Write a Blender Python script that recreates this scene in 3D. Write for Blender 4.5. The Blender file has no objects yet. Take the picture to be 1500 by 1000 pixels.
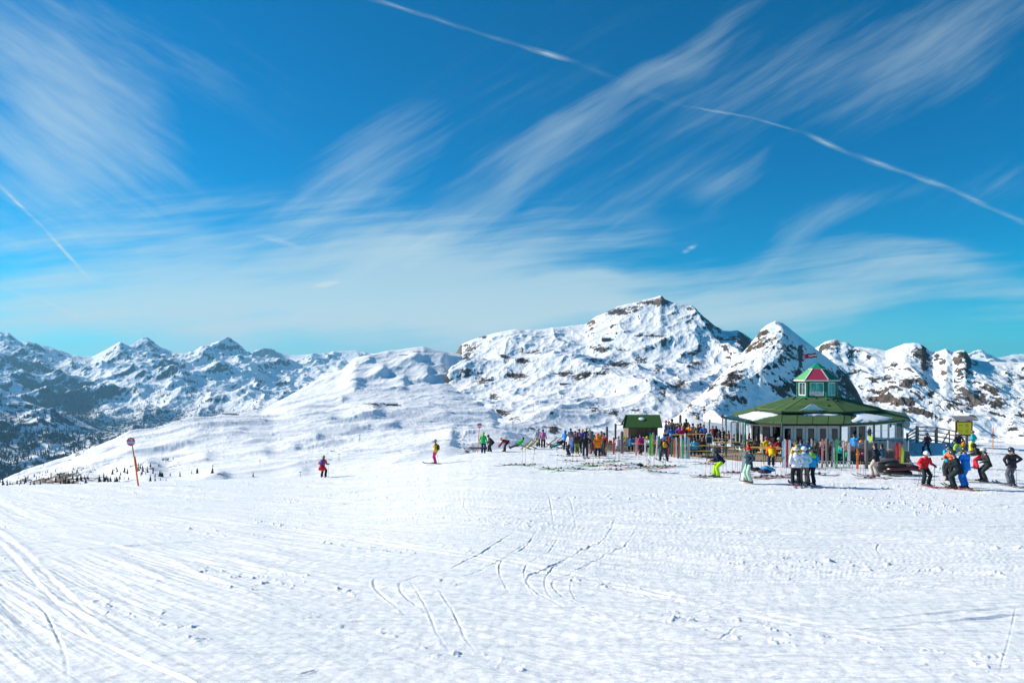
import bpy, bmesh, math, random
import numpy as np
from mathutils import Vector, Matrix

# ------------------------------------------------------------------ camera, sky, sun
SC = bpy.context.scene
COL = SC.collection
F, U0, VH = 1000.0, 750.0, 545.0          # focal length in photo pixels, principal column, eye-level row
SUN_EL, SUN_AZ = math.radians(28), math.radians(17)   # azimuth: how far the sun stands beyond due left

cam_d = bpy.data.cameras.new('camera'); cam = bpy.data.objects.new('camera', cam_d); COL.objects.link(cam)
cam.location = (0, 0, 0); cam.rotation_euler = (math.pi/2, 0, 0)
cam_d.sensor_width = 36; cam_d.lens = 24; cam_d.shift_y = 0.03
cam_d.clip_start = 0.1; cam_d.clip_end = 90000
SC.camera = cam

SC.view_settings.view_transform = 'Standard'; SC.view_settings.look = 'None'
SC.view_settings.exposure = 0.45; SC.view_settings.gamma = 1.0

sunv = Vector((-math.cos(SUN_EL)*math.cos(SUN_AZ), math.cos(SUN_EL)*math.sin(SUN_AZ), math.sin(SUN_EL)))
sd = bpy.data.lights.new('sun', 'SUN'); sd.energy = 4.95; sd.angle = math.radians(0.5); sd.color = (1.0, 0.92, 0.80)
sun = bpy.data.objects.new('sun', sd); COL.objects.link(sun)
sun.rotation_euler = sunv.to_track_quat('Z', 'Y').to_euler()

def build_world():
    w = bpy.data.worlds.new('World'); SC.world = w; w.use_nodes = True
    nt = w.node_tree; N = nt.nodes; L = nt.links; N.clear()
    out = N.new('ShaderNodeOutputWorld'); bg = N.new('ShaderNodeBackground'); bg.inputs['Strength'].default_value = 0.082
    L.new(bg.outputs[0], out.inputs[0])
    sky = N.new('ShaderNodeTexSky'); sky.sky_type = 'NISHITA'; sky.sun_disc = False
    sky.sun_elevation = SUN_EL; sky.sun_rotation = math.radians(-73); sky.altitude = 2000
    sky.air_density = 1.0; sky.dust_density = 0.6; sky.ozone_density = 3.0
    def mth(op, a, b=None, c=None, clamp=False):
        n = N.new('ShaderNodeMath'); n.operation = op; n.use_clamp = clamp
        for i, v in enumerate((a, b, c)):
            if v is None: continue
            if isinstance(v, (int, float)): n.inputs[i].default_value = v
            else: L.new(v, n.inputs[i])
        return n.outputs[0]
    tc = N.new('ShaderNodeTexCoord'); sep = N.new('ShaderNodeSeparateXYZ'); L.new(tc.outputs['Generated'], sep.inputs[0])
    y = mth('MAXIMUM', sep.outputs[1], 0.12)
    px = mth('DIVIDE', sep.outputs[0], y); pz = mth('DIVIDE', sep.outputs[2], y)
    front = N.new('ShaderNodeMapRange'); L.new(sep.outputs[1], front.inputs[0])
    front.inputs[1].default_value = 0.15; front.inputs[2].default_value = 0.35
    cmb = N.new('ShaderNodeCombineXYZ'); L.new(px, cmb.inputs[0]); L.new(pz, cmb.inputs[1]); P = cmb.outputs[0]
    # slow warp so that the streaks bend
    nz = N.new('ShaderNodeTexNoise'); nz.inputs['Scale'].default_value = 3.0; nz.inputs['Detail'].default_value = 3
    L.new(P, nz.inputs['Vector'])
    sub = N.new('ShaderNodeVectorMath'); sub.operation = 'SUBTRACT'; L.new(nz.outputs['Color'], sub.inputs[0]); sub.inputs[1].default_value = (.5, .5, .5)
    scl = N.new('ShaderNodeVectorMath'); scl.operation = 'SCALE'; L.new(sub.outputs[0], scl.inputs[0]); scl.inputs['Scale'].default_value = 0.17
    add = N.new('ShaderNodeVectorMath'); add.operation = 'ADD'; L.new(P, add.inputs[0]); L.new(scl.outputs[0], add.inputs[1])
    PW = add.outputs[0]
    scl2 = N.new('ShaderNodeVectorMath'); scl2.operation = 'SCALE'; L.new(sub.outputs[0], scl2.inputs[0]); scl2.inputs['Scale'].default_value = 0.035
    add2 = N.new('ShaderNodeVectorMath'); add2.operation = 'ADD'; L.new(P, add2.inputs[0]); L.new(scl2.outputs[0], add2.inputs[1])
    PS = add2.outputs[0]
    def mapping(src, loc, ang, sc):
        m = N.new('ShaderNodeMapping'); m.vector_type = 'TEXTURE'; L.new(src, m.inputs[0])
        m.inputs['Location'].default_value = (loc[0], loc[1], 0); m.inputs['Rotation'].default_value = (0, 0, math.radians(ang))
        m.inputs['Scale'].default_value = (sc[0], sc[1], 1); return m.outputs[0]
    def blob(u, v, ru, rv, ang, s, src=PW, power=1.0, big=1.45):
        g = N.new('ShaderNodeTexGradient'); g.gradient_type = 'SPHERICAL'
        L.new(mapping(src, ((u-U0)/F, (VH-v)/F), ang, (ru*big/F, rv*big/F)), g.inputs[0])
        o = g.outputs['Fac']
        if power != 1: o = mth('POWER', o, power)
        return mth('MULTIPLY', o, s)
    def total(lst):
        o = lst[0]
        for b in lst[1:]: o = mth('ADD', o, b)
        return o
    def streak(ang, along, across, lo, hi, detail=6, seed=0, src=PS):
        n = N.new('ShaderNodeTexNoise'); n.inputs['Scale'].default_value = 1; n.inputs['Detail'].default_value = detail
        n.inputs['Roughness'].default_value = 0.62
        n.inputs['Distortion'].default_value = 0.12
        L.new(mapping(src, (seed*1.37, seed*0.71), ang, (along, across)), n.inputs['Vector'])
        m = N.new('ShaderNodeMapRange'); m.interpolation_type = 'SMOOTHSTEP'; L.new(n.outputs['Fac'], m.inputs[0])
        m.inputs[1].default_value = lo; m.inputs[2].default_value = hi
        return m.outputs[0]
    def wisp(b, ang, along, across, seed, fib=.55):
        n = streak(ang, along, across, 0.0, 1.0, detail=9, seed=seed); n2 = streak(ang+9, along*1.6, across*4, 0.0, 1.0, detail=5, seed=seed+4)
        t = mth('ADD', mth('MULTIPLY', mth('SUBTRACT', n, .5), 1.5), mth('MULTIPLY', mth('SUBTRACT', n2, .5), 1.5))
        gate = N.new('ShaderNodeMapRange'); gate.interpolation_type = 'SMOOTHSTEP'; L.new(b, gate.inputs[0]); gate.inputs[1].default_value = .0; gate.inputs[2].default_value = .22
        r = N.new('ShaderNodeMapRange'); r.interpolation_type = 'SMOOTHSTEP'; L.new(mth('ADD', mth('MULTIPLY', b, 1.15), mth('MULTIPLY', t, fib)), r.inputs[0])
        r.inputs[1].default_value = .06; r.inputs[2].default_value = 1.25
        return mth('MULTIPLY', r.outputs[0], gate.outputs[0])
    # steep streaks of the right half
    A = total([blob(960, 100, 190, 26, 38, .42), blob(840, 205, 150, 34, 38, .5), blob(700, 300, 190, 50, 27, .55), blob(1180, 110, 330, 85, 20, .34),
               blob(1420, 70, 220, 80, 30, .38), blob(1170, 350, 90, 20, 30, .45), blob(1250, 300, 120, 22, 22, .4), blob(940, 290, 150, 36, 15, .42),
               blob(530, 270, 110, 50, 42, .62), blob(1075, 275, 60, 22, 20, .5), blob(1460, 270, 130, 45, 10, .25), blob(740, 130, 320, 90, 35, .16)])
    A = mth('MULTIPLY', wisp(A, 31, .30, .021, 2, .52), .54)
    # flat veils lower down
    B = total([blob(560, 360, 300, 50, 6, .62), blob(300, 330, 340, 60, -3, .45), blob(140, 400, 330, 80, -4, .55), blob(420, 420, 420, 50, 3, .6),
               blob(780, 375, 260, 38, 10, .35), blob(1140, 372, 170, 18, 2, .5), blob(1220, 400, 380, 30, 0, .35), blob(1100, 440, 460, 45, 0, .8), blob(760, 450, 420, 46, 0, .85),
               blob(300, 480, 620, 60, 0, .8), blob(1430, 400, 200, 40, -4, .35), blob(900, 395, 150, 14, 3, .35), blob(620, 395, 150, 30, 12, .4)])
    B = mth('MULTIPLY', wisp(mth('MULTIPLY', B, .80), 6, .34, .020, 5), .92)
    # broad veil of the upper left
    Cc = total([blob(40, 80, 260, 120, -40, .50), blob(130, 160, 170, 60, -38, .42), blob(60, 230, 120, 60, -30, .3), blob(20, 300, 190, 120, -20, .42), blob(260, 70, 240, 60, -35, .22)])
    Cc = mth('MULTIPLY', wisp(Cc, -34, .30, .035, 9, .50), .80)
    hz = N.new('ShaderNodeMapRange'); hz.interpolation_type = 'SMOOTHSTEP'; L.new(pz, hz.inputs[0]); hz.inputs[1].default_value = .17; hz.inputs[2].default_value = .0
    lf = N.new('ShaderNodeMapRange'); L.new(px, lf.inputs[0]); lf.inputs[1].default_value = .75; lf.inputs[2].default_value = .15; lf.inputs[3].default_value = .25; lf.inputs[4].default_value = 1
    den = total([A, B, Cc, mth('MULTIPLY', mth('MULTIPLY', hz.outputs[0], lf.outputs[0]), .62)])
    # condensation trails
    T = []
    def trail(pts, wd, s):
        for (a, b) in zip(pts[:-1], pts[1:]):
            ln = math.hypot(b[0]-a[0], b[1]-a[1])
            T.append(blob((a[0]+b[0])/2, (a[1]+b[1])/2, ln*.72, wd, -math.degrees(math.atan2(b[1]-a[1], b[0]-a[0])), s, src=P, power=1.4, big=1.0))
    trail([(500, -14), (610, 18), (700, 48), (760, 66), (840, 90)], 5, .30); trail([(560, 2), (620, 24)], 4, .5); trail([(770, 70), (838, 89)], 6, .7); trail([(840, 90), (920, 124), (1000, 155)], 8, .08)
    trail([(1000, 155), (1100, 172), (1180, 195)], 3, .42); trail([(1180, 195), (1240, 224), (1330, 254), (1400, 280), (1455, 306)], 6, .62); trail([(1455, 306), (1520, 335)], 6, .4)
    trail([(-5, 268), (60, 330), (128, 405)], 4, .9); trail([(-10, 418), (60, 440), (130, 470)], 5, .3)
    trail([(455, 421), (495, 413)], 5, 1.1); trail([(1000, 370), (1020, 359)], 5, .9); trail([(380, 345), (440, 362)], 7, .6)
    Tn = mth('MULTIPLY', total(T), mth('ADD', streak(-18, .05, .006, .3, .7, detail=4, seed=3, src=P), .25))
    den = mth('MULTIPLY', mth('ADD', den, Tn), front.outputs[0])
    # the rest of the sky carries thin cloud too
    back = mth('MULTIPLY', streak(20, .8, .2, .45, .8, seed=7), mth('SUBTRACT', 1.0, front.outputs[0]))
    den = mth('ADD', den, mth('MULTIPLY', back, .25))
    den = mth('MULTIPLY', den, .74, clamp=True)
    hs = N.new('ShaderNodeHueSaturation'); hs.inputs['Saturation'].default_value = 1.45; hs.inputs['Value'].default_value = 1.0; hs.inputs['Hue'].default_value = 0.482
    L.new(sky.outputs[0], hs.inputs['Color'])
    tint = N.new('ShaderNodeMix'); tint.data_type = 'RGBA'; tint.blend_type = 'MULTIPLY'; tint.inputs['Factor'].default_value = 1
    L.new(hs.outputs[0], tint.inputs['A']); tint.inputs['B'].default_value = (0.0, .95, 1.10, 1)
    mix = N.new('ShaderNodeMix'); mix.data_type = 'RGBA'; L.new(den, mix.inputs['Factor'])
    L.new(tint.outputs['Result'], mix.inputs['A']); mix.inputs['B'].default_value = (5.3, 6.8, 7.2, 1)
    L.new(mix.outputs['Result'], bg.inputs['Color'])
build_world()

# ------------------------------------------------------------------ helpers
def tag(o, label=None, cat=None, group=None, kind=None):
    if label: o['label'] = label
    if cat: o['category'] = cat
    if group: o['group'] = group
    if kind: o['kind'] = kind
    return o

def at(u, v, d):                       # the point seen at photo pixel (u, v), d metres away
    return Vector(((u-U0)/F*d, d, (VH-v)/F*d))

_perm = np.random.RandomState(7).permutation(4096).astype(np.int64)
def pnoise(x, y, seed=0):
    x = np.asarray(x, float); y = np.asarray(y, float)
    xi = np.floor(x).astype(np.int64); yi = np.floor(y).astype(np.int64)
    xf = x-xi; yf = y-yi
    def g(ix, iy, fx, fy):
        h = _perm[(_perm[(ix+seed*131) & 4095] + iy) & 4095]
        a = h*(2*np.pi/4096)
        return np.cos(a)*fx+np.sin(a)*fy
    u = xf*xf*xf*(xf*(xf*6-15)+10); v = yf*yf*yf*(yf*(yf*6-15)+10)
    n00 = g(xi, yi, xf, yf); n10 = g(xi+1, yi, xf-1, yf); n01 = g(xi, yi+1, xf, yf-1); n11 = g(xi+1, yi+1, xf-1, yf-1)
    return ((n00*(1-u)+n10*u)*(1-v)+(n01*(1-u)+n11*u)*v)*1.5
def fbm(x, y, octv=5, gain=.5, seed=0):
    s = 0; a = 1; t = 0
    for i in range(octv):
        s = s+a*pnoise(x, y, seed+i); t += a; a *= gain; x = x*2.03+17.1; y = y*2.03-9.7
    return s/t
def ridged(x, y, octv=5, gain=.55, seed=0):
    s = 0; a = 1; t = 0; w = 1
    for i in range(octv):
        n = 1-np.abs(pnoise(x, y, seed+i))*1.6; n = np.clip(n, 0, 1)**2
        s = s+a*n*w; t += a; w = np.clip(n*1.6, 0, 1); a *= gain; x = x*2.07+3.3; y = y*2.07+8.1
    return s/t
def sstep(a, b, x):
    t = np.clip((x-a)/(b-a), 0, 1); return t*t*(3-2*t)

def grid_object(name, X, Y, Z, m, attrs=None):
    nr, nc = X.shape
    co = np.stack([X, Y, Z], -1).reshape(-1, 3).astype(np.float32)
    i = np.arange((nr-1)*(nc-1)); r = i//(nc-1); c = i % (nc-1); a = r*nc+c
    faces = np.stack([a, a+1, a+nc+1, a+nc], -1).astype(np.int32)
    me = bpy.data.meshes.new(name); me.vertices.add(len(co)); me.vertices.foreach_set('co', co.ravel())
    nf = len(faces); me.loops.add(nf*4); me.loops.foreach_set('vertex_index', faces.ravel())
    me.polygons.add(nf); me.polygons.foreach_set('loop_start', np.arange(0, nf*4, 4, dtype=np.int32))
    me.polygons.foreach_set('use_smooth', np.ones(nf, bool))
    for k, v in (attrs or {}).items():
        at_ = me.attributes.new(k, 'FLOAT', 'POINT'); at_.data.foreach_set('value', v.astype(np.float32).ravel())
    me.update(); me.validate(); me.materials.append(m)
    o = bpy.data.objects.new(name, me); COL.objects.link(o); return o

def nodes_of(name):
    m = bpy.data.materials.new(name); m.use_nodes = True
    return m, m.node_tree.nodes, m.node_tree.links, m.node_tree.nodes['Principled BSDF']

def snow_rock_material(name, fine, rock=(.05, .044, .042), rock2=(.13, .105, .09), tree=None, bump=1.0, soft=.10):
    """snow with bare rock where the mesh attribute 'rock' says so; 'fine' is the size in metres of the smallest rock breaks"""
    m, N, L, b = nodes_of(name)
    tc = N.new('ShaderNodeTexCoord')
    def noise(sc, det=5, rough=.6):
        n = N.new('ShaderNodeTexNoise'); n.inputs['Scale'].default_value = sc; n.inputs['Detail'].default_value = det
        n.inputs['Roughness'].default_value = rough; L.new(tc.outputs['Object'], n.inputs['Vector']); return n.outputs['Fac']
    def mth(op, a, bb):
        n = N.new('ShaderNodeMath'); n.operation = op
        for i, v in enumerate((a, bb)):
            if isinstance(v, (int, float)): n.inputs[i].default_value = v
            else: L.new(v, n.inputs[i])
        return n.outputs[0]
    def rng(src, lo, hi):
        n = N.new('ShaderNodeMapRange'); n.interpolation_type = 'SMOOTHSTEP'; L.new(src, n.inputs[0]); n.inputs[1].default_value = lo; n.inputs[2].default_value = hi
        return n.outputs[0]
    def mix(f, a, bb):
        n = N.new('ShaderNodeMix'); n.data_type = 'RGBA'; L.new(f, n.inputs['Factor'])
        for s, v in (('A', a), ('B', bb)):
            if isinstance(v, tuple): n.inputs[s].default_value = (*v, 1)
            else: L.new(v, n.inputs[s])
        return n.outputs['Result']
    at_ = N.new('ShaderNodeAttribute'); at_.attribute_name = 'rock'
    n1 = noise(1/(fine*5), 9, .72)
    val = mth('ADD', at_.outputs['Fac'], mth('MULTIPLY', mth('SUBTRACT', n1, .5), 2.1))
    mask = rng(val, .5-soft, .5+soft)
    rc = mix(rng(noise(1/(fine*9), 4), .38, .62), rock, rock2)
    rc = mix(rng(noise(1/(fine*30), 3), .5, .65), rc, (rock2[0]*1.25, rock2[1]*1.02, rock2[2]*.85))
    sc = mix(noise(1/(fine*12), 4), (.83, .86, .90), (.91, .925, .94))
    col = mix(mask, sc, rc)
    if tree:
        t = N.new('ShaderNodeAttribute'); t.attribute_name = 'forest'
        tv = mth('ADD', t.outputs['Fac'], mth('MULTIPLY', mth('SUBTRACT', noise(1/(fine*2.2), 6, .75), .5), 2.0))
        col = mix(rng(tv, .42, .58), col, tree)
    L.new(col, b.inputs['Base Color']); b.inputs['Roughness'].default_value = .75; b.inputs['Specular IOR Level'].default_value = .15
    bp = N.new('ShaderNodeBump'); bp.inputs['Strength'].default_value = .55*bump; bp.inputs['Distance'].default_value = fine*1.6
    h = mth('ADD', mth('MULTIPLY', n1, mth('ADD', mth('MULTIPLY', mask, 1.3), .09)), 0.0)
    L.new(h, bp.inputs['Height']); L.new(bp.outputs[0], b.inputs['Normal'])
    return m

# ------------------------------------------------------------------ the snow field of the summit
_su = [-3000, 0, 200, 350, 473, 560, 600, 640, 700, 3000]
_ss = [.0957, .0957, .0917, .0898, .0875, .079, .072, .0635, .057, .057]
_cu = [-3000, 0, 473, 600, 690, 750, 900, 1300, 1400, 3000]
_cc = [46, 46, 50, 49, 56, 62, 72, 72, 64, 62]
def base_ground(x, y):
    x = np.asarray(x, float); y = np.asarray(y, float)
    yy = np.maximum(y, 1.0); u = U0+F*x/yy
    u = np.clip(u, -2500, 2900)
    s = sum(np.interp(u+o, _su, _ss) for o in (-75, -45, -15, 15, 45, 75))/6
    w = sstep(8, 30, y); s = s*w+.066*(1-w)
    c = (np.interp(u-20, _cu, _cc)+np.interp(u+20, _cu, _cc))/2
    e = np.maximum(y-c, 0)
    drop = np.where(e < 12, .022*e*e, .022*144+.528*(e-12))
    z = -(3.3+s*y)-drop
    # raised bank behind the terrace, where the rail stands
    z = z+.55*np.exp(-((x-31.5-.32*(y-50))/5.0)**2)*sstep(44.5, 47.0, y)*(1-sstep(55, 63, y))*0
    return z
def ground(x, y):
    """height of the snow, with its long swells"""
    z = base_ground(x, y)
    return z+.05*fbm(np.asarray(x, float)*.12, np.asarray(y, float)*.12, 3, seed=40)+bank(x, y)
def bank(x, y):
    x = np.asarray(x, float); y = np.asarray(y, float)
    a = sstep(32.0, 34.0, x-.0*(y-50))*(1-sstep(43, 47, x))
    f = sstep(52.0, 57.0, y)*(1-sstep(61, 66, y))
    return .5*a*f
def on_ground(u, v):
    """where the ray through photo pixel (u, v) meets the snow"""
    d = np.arange(4.0, 110, .05); h = ground((u-U0)/F*d, d); b = (VH-v)/F*d <= h
    lo = float(d[int(np.argmax(b))]) if b.any() else 110.0
    p = at(u, v, lo); return Vector((p.x, p.y, float(ground(p.x, p.y))))

def seg_dist(X, Y, pts):
    best = np.full(X.shape, 1e9); side = np.zeros(X.shape); tt = np.zeros(X.shape); acc = 0
    tot = sum(math.hypot(b[0]-a[0], b[1]-a[1]) for a, b in zip(pts[:-1], pts[1:]))
    for a, b in zip(pts[:-1], pts[1:]):
        dx, dy = b[0]-a[0], b[1]-a[1]; l2 = dx*dx+dy*dy+1e-9
        t = np.clip(((X-a[0])*dx+(Y-a[1])*dy)/l2, 0, 1)
        ex = X-(a[0]+t*dx); ey = Y-(a[1]+t*dy); d = np.hypot(ex, ey)
        m = d < best; best = np.where(m, d, best); side = np.where(m, np.sign(ex*dy-ey*dx), side); tt = np.where(m, (acc+t*math.sqrt(l2))/tot, tt)
        acc += math.sqrt(l2)
    return best, side, tt

def smooth_path(pts, n=6):
    out = []
    P = [pts[0]]+list(pts)+[pts[-1]]
    for i in range(1, len(P)-2):
        p0, p1, p2, p3 = [np.array(q, float) for q in P[i-1:i+3]]
        for k in range(n):
            t = k/n
            out.append(tuple(.5*((2*p1)+(-p0+p2)*t+(2*p0-5*p1+4*p2-p3)*t*t+(-p0+3*p1-3*p2+p3)*t**3)))
    out.append(tuple(pts[-1])); return out

def build_snowfield():
    us = np.concatenate([np.linspace(-2400, -80, 60)[:-1], np.linspace(-80, 1580, 2000), np.linspace(1580, 3900, 60)[1:]])
    # rows spaced evenly as they recede
    k1 = np.linspace(.4345, .045, 560); d1 = 3.3/(k1-.0)          # 7.6 m .. 73 m
    ds = np.concatenate([np.linspace(1.0, d1[0], 40)[:-1], d1, np.linspace(d1[-1], 125, 30)[1:]])
    U, D = np.meshgrid(us, ds); X = (U-U0)/F*D; Y = D
    Z = ground(X, Y)
    near = 1-sstep(45, 75, Y)
    def flow(m0, m1, w, X=X):
        return m0*X-m1*w*np.log(np.cosh(X/w))
    al = X*.8-Y*.6; ac = Y+flow(.68, .28, 9.0)+.25*pnoise(X*.07, Y*.07, 3); ac = ac*.82
    strk = fbm(al*.09, ac*1.6, 3, .6, seed=11)*.55+(ridged(al*.12, ac*1.1, 3, seed=15)-.5)*.7+fbm(al*.3, ac*6.5, 3, .65, seed=18)*.42
    patch = sstep(-.35, .35, pnoise(X*.11, Y*.11, 25))
    Z = Z+near*(1-.55*sstep(16, 42, Y))*(.060*strk*(.45+.8*patch))
    ac2 = (Y-flow(.12, .1, 12.0))*.95; al2 = X
    Z = Z+near*.012*fbm(al2*.25, ac2*3.2, 3, .6, seed=61)
    rs = random.Random(5); w1 = pnoise(X*.06, Y*.06, 3); w2 = pnoise(X*.06+9.3, Y*.06, 6); jg = .35+.9*np.clip(pnoise(X*1.3, Y*1.3, 8)+.4, 0, 1)
    for k in range(110):
        m0 = rs.uniform(.15, .95); c0 = rs.uniform(3, 58); a2 = Y+flow(m0, rs.uniform(.05, .4), rs.uniform(6, 14))+.35*(w1*math.cos(k)+w2*math.sin(k))-c0
        xc = rs.uniform(-30, 32); ln = rs.uniform(5, 16); sg = 1 if rs.random() < .8 else -1
        if sg < 0: a2 = Y-flow(m0*.8, .2, 9.0)-c0
        wd = np.maximum(rs.uniform(.018, .032), .00030*Y*Y); win = sstep(0, .25, 1-np.abs(X-xc)/ln)
        for off in ((0, .42) if rs.random() < .6 else (0,)):
            q = (a2-off)/wd; Z = Z+near*win*jg*1.7*(-.014*np.exp(-q*q)+.010*np.exp(-(q-2.0)**2))
    # broken crumbs of snow pushed up by edges
    cr = np.clip(fbm(X*3.1, Y*3.1, 3, .6, seed=33)-.22, 0, 1)*sstep(.05, .5, fbm(al*.12, ac*.7, 3, seed=36))
    Z = Z+near*.20*cr
    Z = Z+near*.012*fbm(X*4.2, Y*4.2, 2, seed=71)
    tracks = [
        ([(770, 770), (735, 790), (690, 818), (640, 838), (576, 848)], .055, .10), ([(586, 834), (562, 842), (548, 850), (556, 868), (585, 890), (606, 912)], .05, .13),
        ([(600, 850), (625, 890), (643, 932), (660, 955)], .04, .10), ([(905, 752), (885, 790), (852, 806), (812, 828), (777, 842), (775, 856), (800, 875), (860, 905), (930, 932), (1010, 952)], .05, .12),
        ([(870, 800), (820, 826), (802, 840), (799, 860), (815, 885)], .04, .09), ([(790, 770), (770, 800), (735, 822), (734, 845), (748, 870), (760, 880)], .045, .09),
        ([(1000, 836), (930, 838), (870, 830), (800, 842)], .03, .08), ([(870, 835), (890, 855), (925, 872), (960, 880)], .03, .11),
        ([(20, 862), (62, 890), (82, 925), (96, 960), (99, 1010)], .05, .11), ([(165, 792), (200, 790), (240, 792), (272, 793)], .06, .18), ([(160, 818), (220, 811)], .04, .1),
        ([(1110, 868), (1010, 900), (960, 915), (900, 935)], .018, .08), ([(1110, 915), (1080, 920), (1055, 935), (1030, 945)], .025, .08), ([(1300, 785), (1285, 805), (1320, 820), (1375, 812)], .03, .10),
        ([(1490, 880), (1480, 930), (1470, 965), (1462, 1000)], .014, .06), ([(800, 705), (770, 712), (800, 720), (808, 745), (813, 785)], .035, .12), ([(650, 725), (610, 740), (560, 748), (530, 756)], .035, .12),
        ([(690, 722), (680, 740), (700, 765)], .03, .12), ([(545, 770), (560, 785), (590, 795), (640, 812)], .025, .11), ([(1190, 885), (1250, 872), (1330, 862)], .03, .08),
        ([(240, 745), (290, 742)], .04, .14), ([(1200, 840), (1225, 838), (1240, 845)], .06, .15), ([(280, 985), (330, 1000), (380, 1010)], .04, .07), ([(430, 990), (470, 978)], .05, .08), ([(1190, 738), (1235, 730)], .04, .12),
    ]
    for pts, dep, wd in tracks+[([(u+(30+.05*(v-700))*1.0, v+6) for u, v in p_], d_*.7, w_) for p_, d_, w_ in tracks[:8]+tracks[15:18]]:
        dep *= .50; wd *= .36
        P = [tuple(on_ground(u, v))[:2] for u, v in smooth_path(pts, 5)]
        xs = [p[0] for p in P]; ys = [p[1] for p in P]
        m = (X > min(xs)-1) & (X < max(xs)+1) & (Y > min(ys)-1) & (Y < max(ys)+1)
        if not m.any(): continue
        dd, sd_, tt = seg_dist(X[m], Y[m], P)
        jag = .8+.5*pnoise(X[m]*5, Y[m]*5, 5)
        fade = np.clip(np.minimum(tt, 1-tt)*2.6, 0, 1)*(.35+.65*np.clip(.6+1.3*pnoise(X[m]*.9, Y[m]*.9, 7), 0, 1))
        h = -dep*np.exp(-(dd/(wd*.55))**2)*jag+dep*.9*np.exp(-((dd-wd*1.25)/(wd*.6))**2)*(sd_ > 0)*jag*(.6+.8*pnoise(X[m]*2, Y[m]*2, 9))
        Z[m] += h*fade
    # boot-churned snow at the terrace and a bank along its low fence
    ch = np.exp(-((Y-(52+0*X))/5.5)**2)*sstep(0, 4, X)*(1-sstep(31, 34, X))
    Z = Z+ch*.05*fbm(X*1.8, Y*1.8, 3, seed=81)
    m, N, L, b = nodes_of('snow_field')
    tc = N.new('ShaderNodeTexCoord')
    def noise(sc, det=4, rough=.6, vec=None):
        n = N.new('ShaderNodeTexNoise'); n.inputs['Scale'].default_value = sc; n.inputs['Detail'].default_value = det; n.inputs['Roughness'].default_value = rough
        L.new(vec or tc.outputs['Object'], n.inputs['Vector']); return n.outputs['Fac']
    mp = N.new('ShaderNodeMapping'); L.new(tc.outputs['Object'], mp.inputs[0]); mp.inputs['Rotation'].default_value = (0, 0, math.radians(29)); mp.inputs['Scale'].default_value = (.22, 6.5, 1)
    s1 = noise(1.2, 6, .65, mp.outputs[0])
    ad = N.new('ShaderNodeMath'); ad.operation = 'MULTIPLY_ADD'; L.new(noise(22, 5, .7), ad.inputs[0]); ad.inputs[1].default_value = .18; L.new(s1, ad.inputs[2])
    bp = N.new('ShaderNodeBump'); bp.inputs['Strength'].default_value = .85; bp.inputs['Distance'].default_value = .07
    L.new(ad.outputs[0], bp.inputs['Height']); L.new(bp.outputs[0], b.inputs['Normal'])
    cr_ = N.new('ShaderNodeValToRGB'); L.new(noise(.7, 6, .7, mp.outputs[0]), cr_.inputs[0])
    cr_.color_ramp.elements[0].position = .38; cr_.color_ramp.elements[0].color = (.80, .83, .86, 1)
    cr_.color_ramp.elements[1].position = .62; cr_.color_ramp.elements[1].color = (.92, .93, .94, 1)
    L.new(cr_.outputs[0], b.inputs['Base Color']); b.inputs['Roughness'].default_value = .6; b.inputs['Specular IOR Level'].default_value = .25
    tag(grid_object('snow_field', X, Y, Z, m), kind='structure')
build_snowfield()

# ------------------------------------------------------------------ mountains
def lin(knots, u, smooth=6):
    k = np.array(knots, float)
    return sum(np.interp(u+o, k[:, 0], k[:, 1]) for o in (-smooth, 0, smooth))/3

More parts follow.
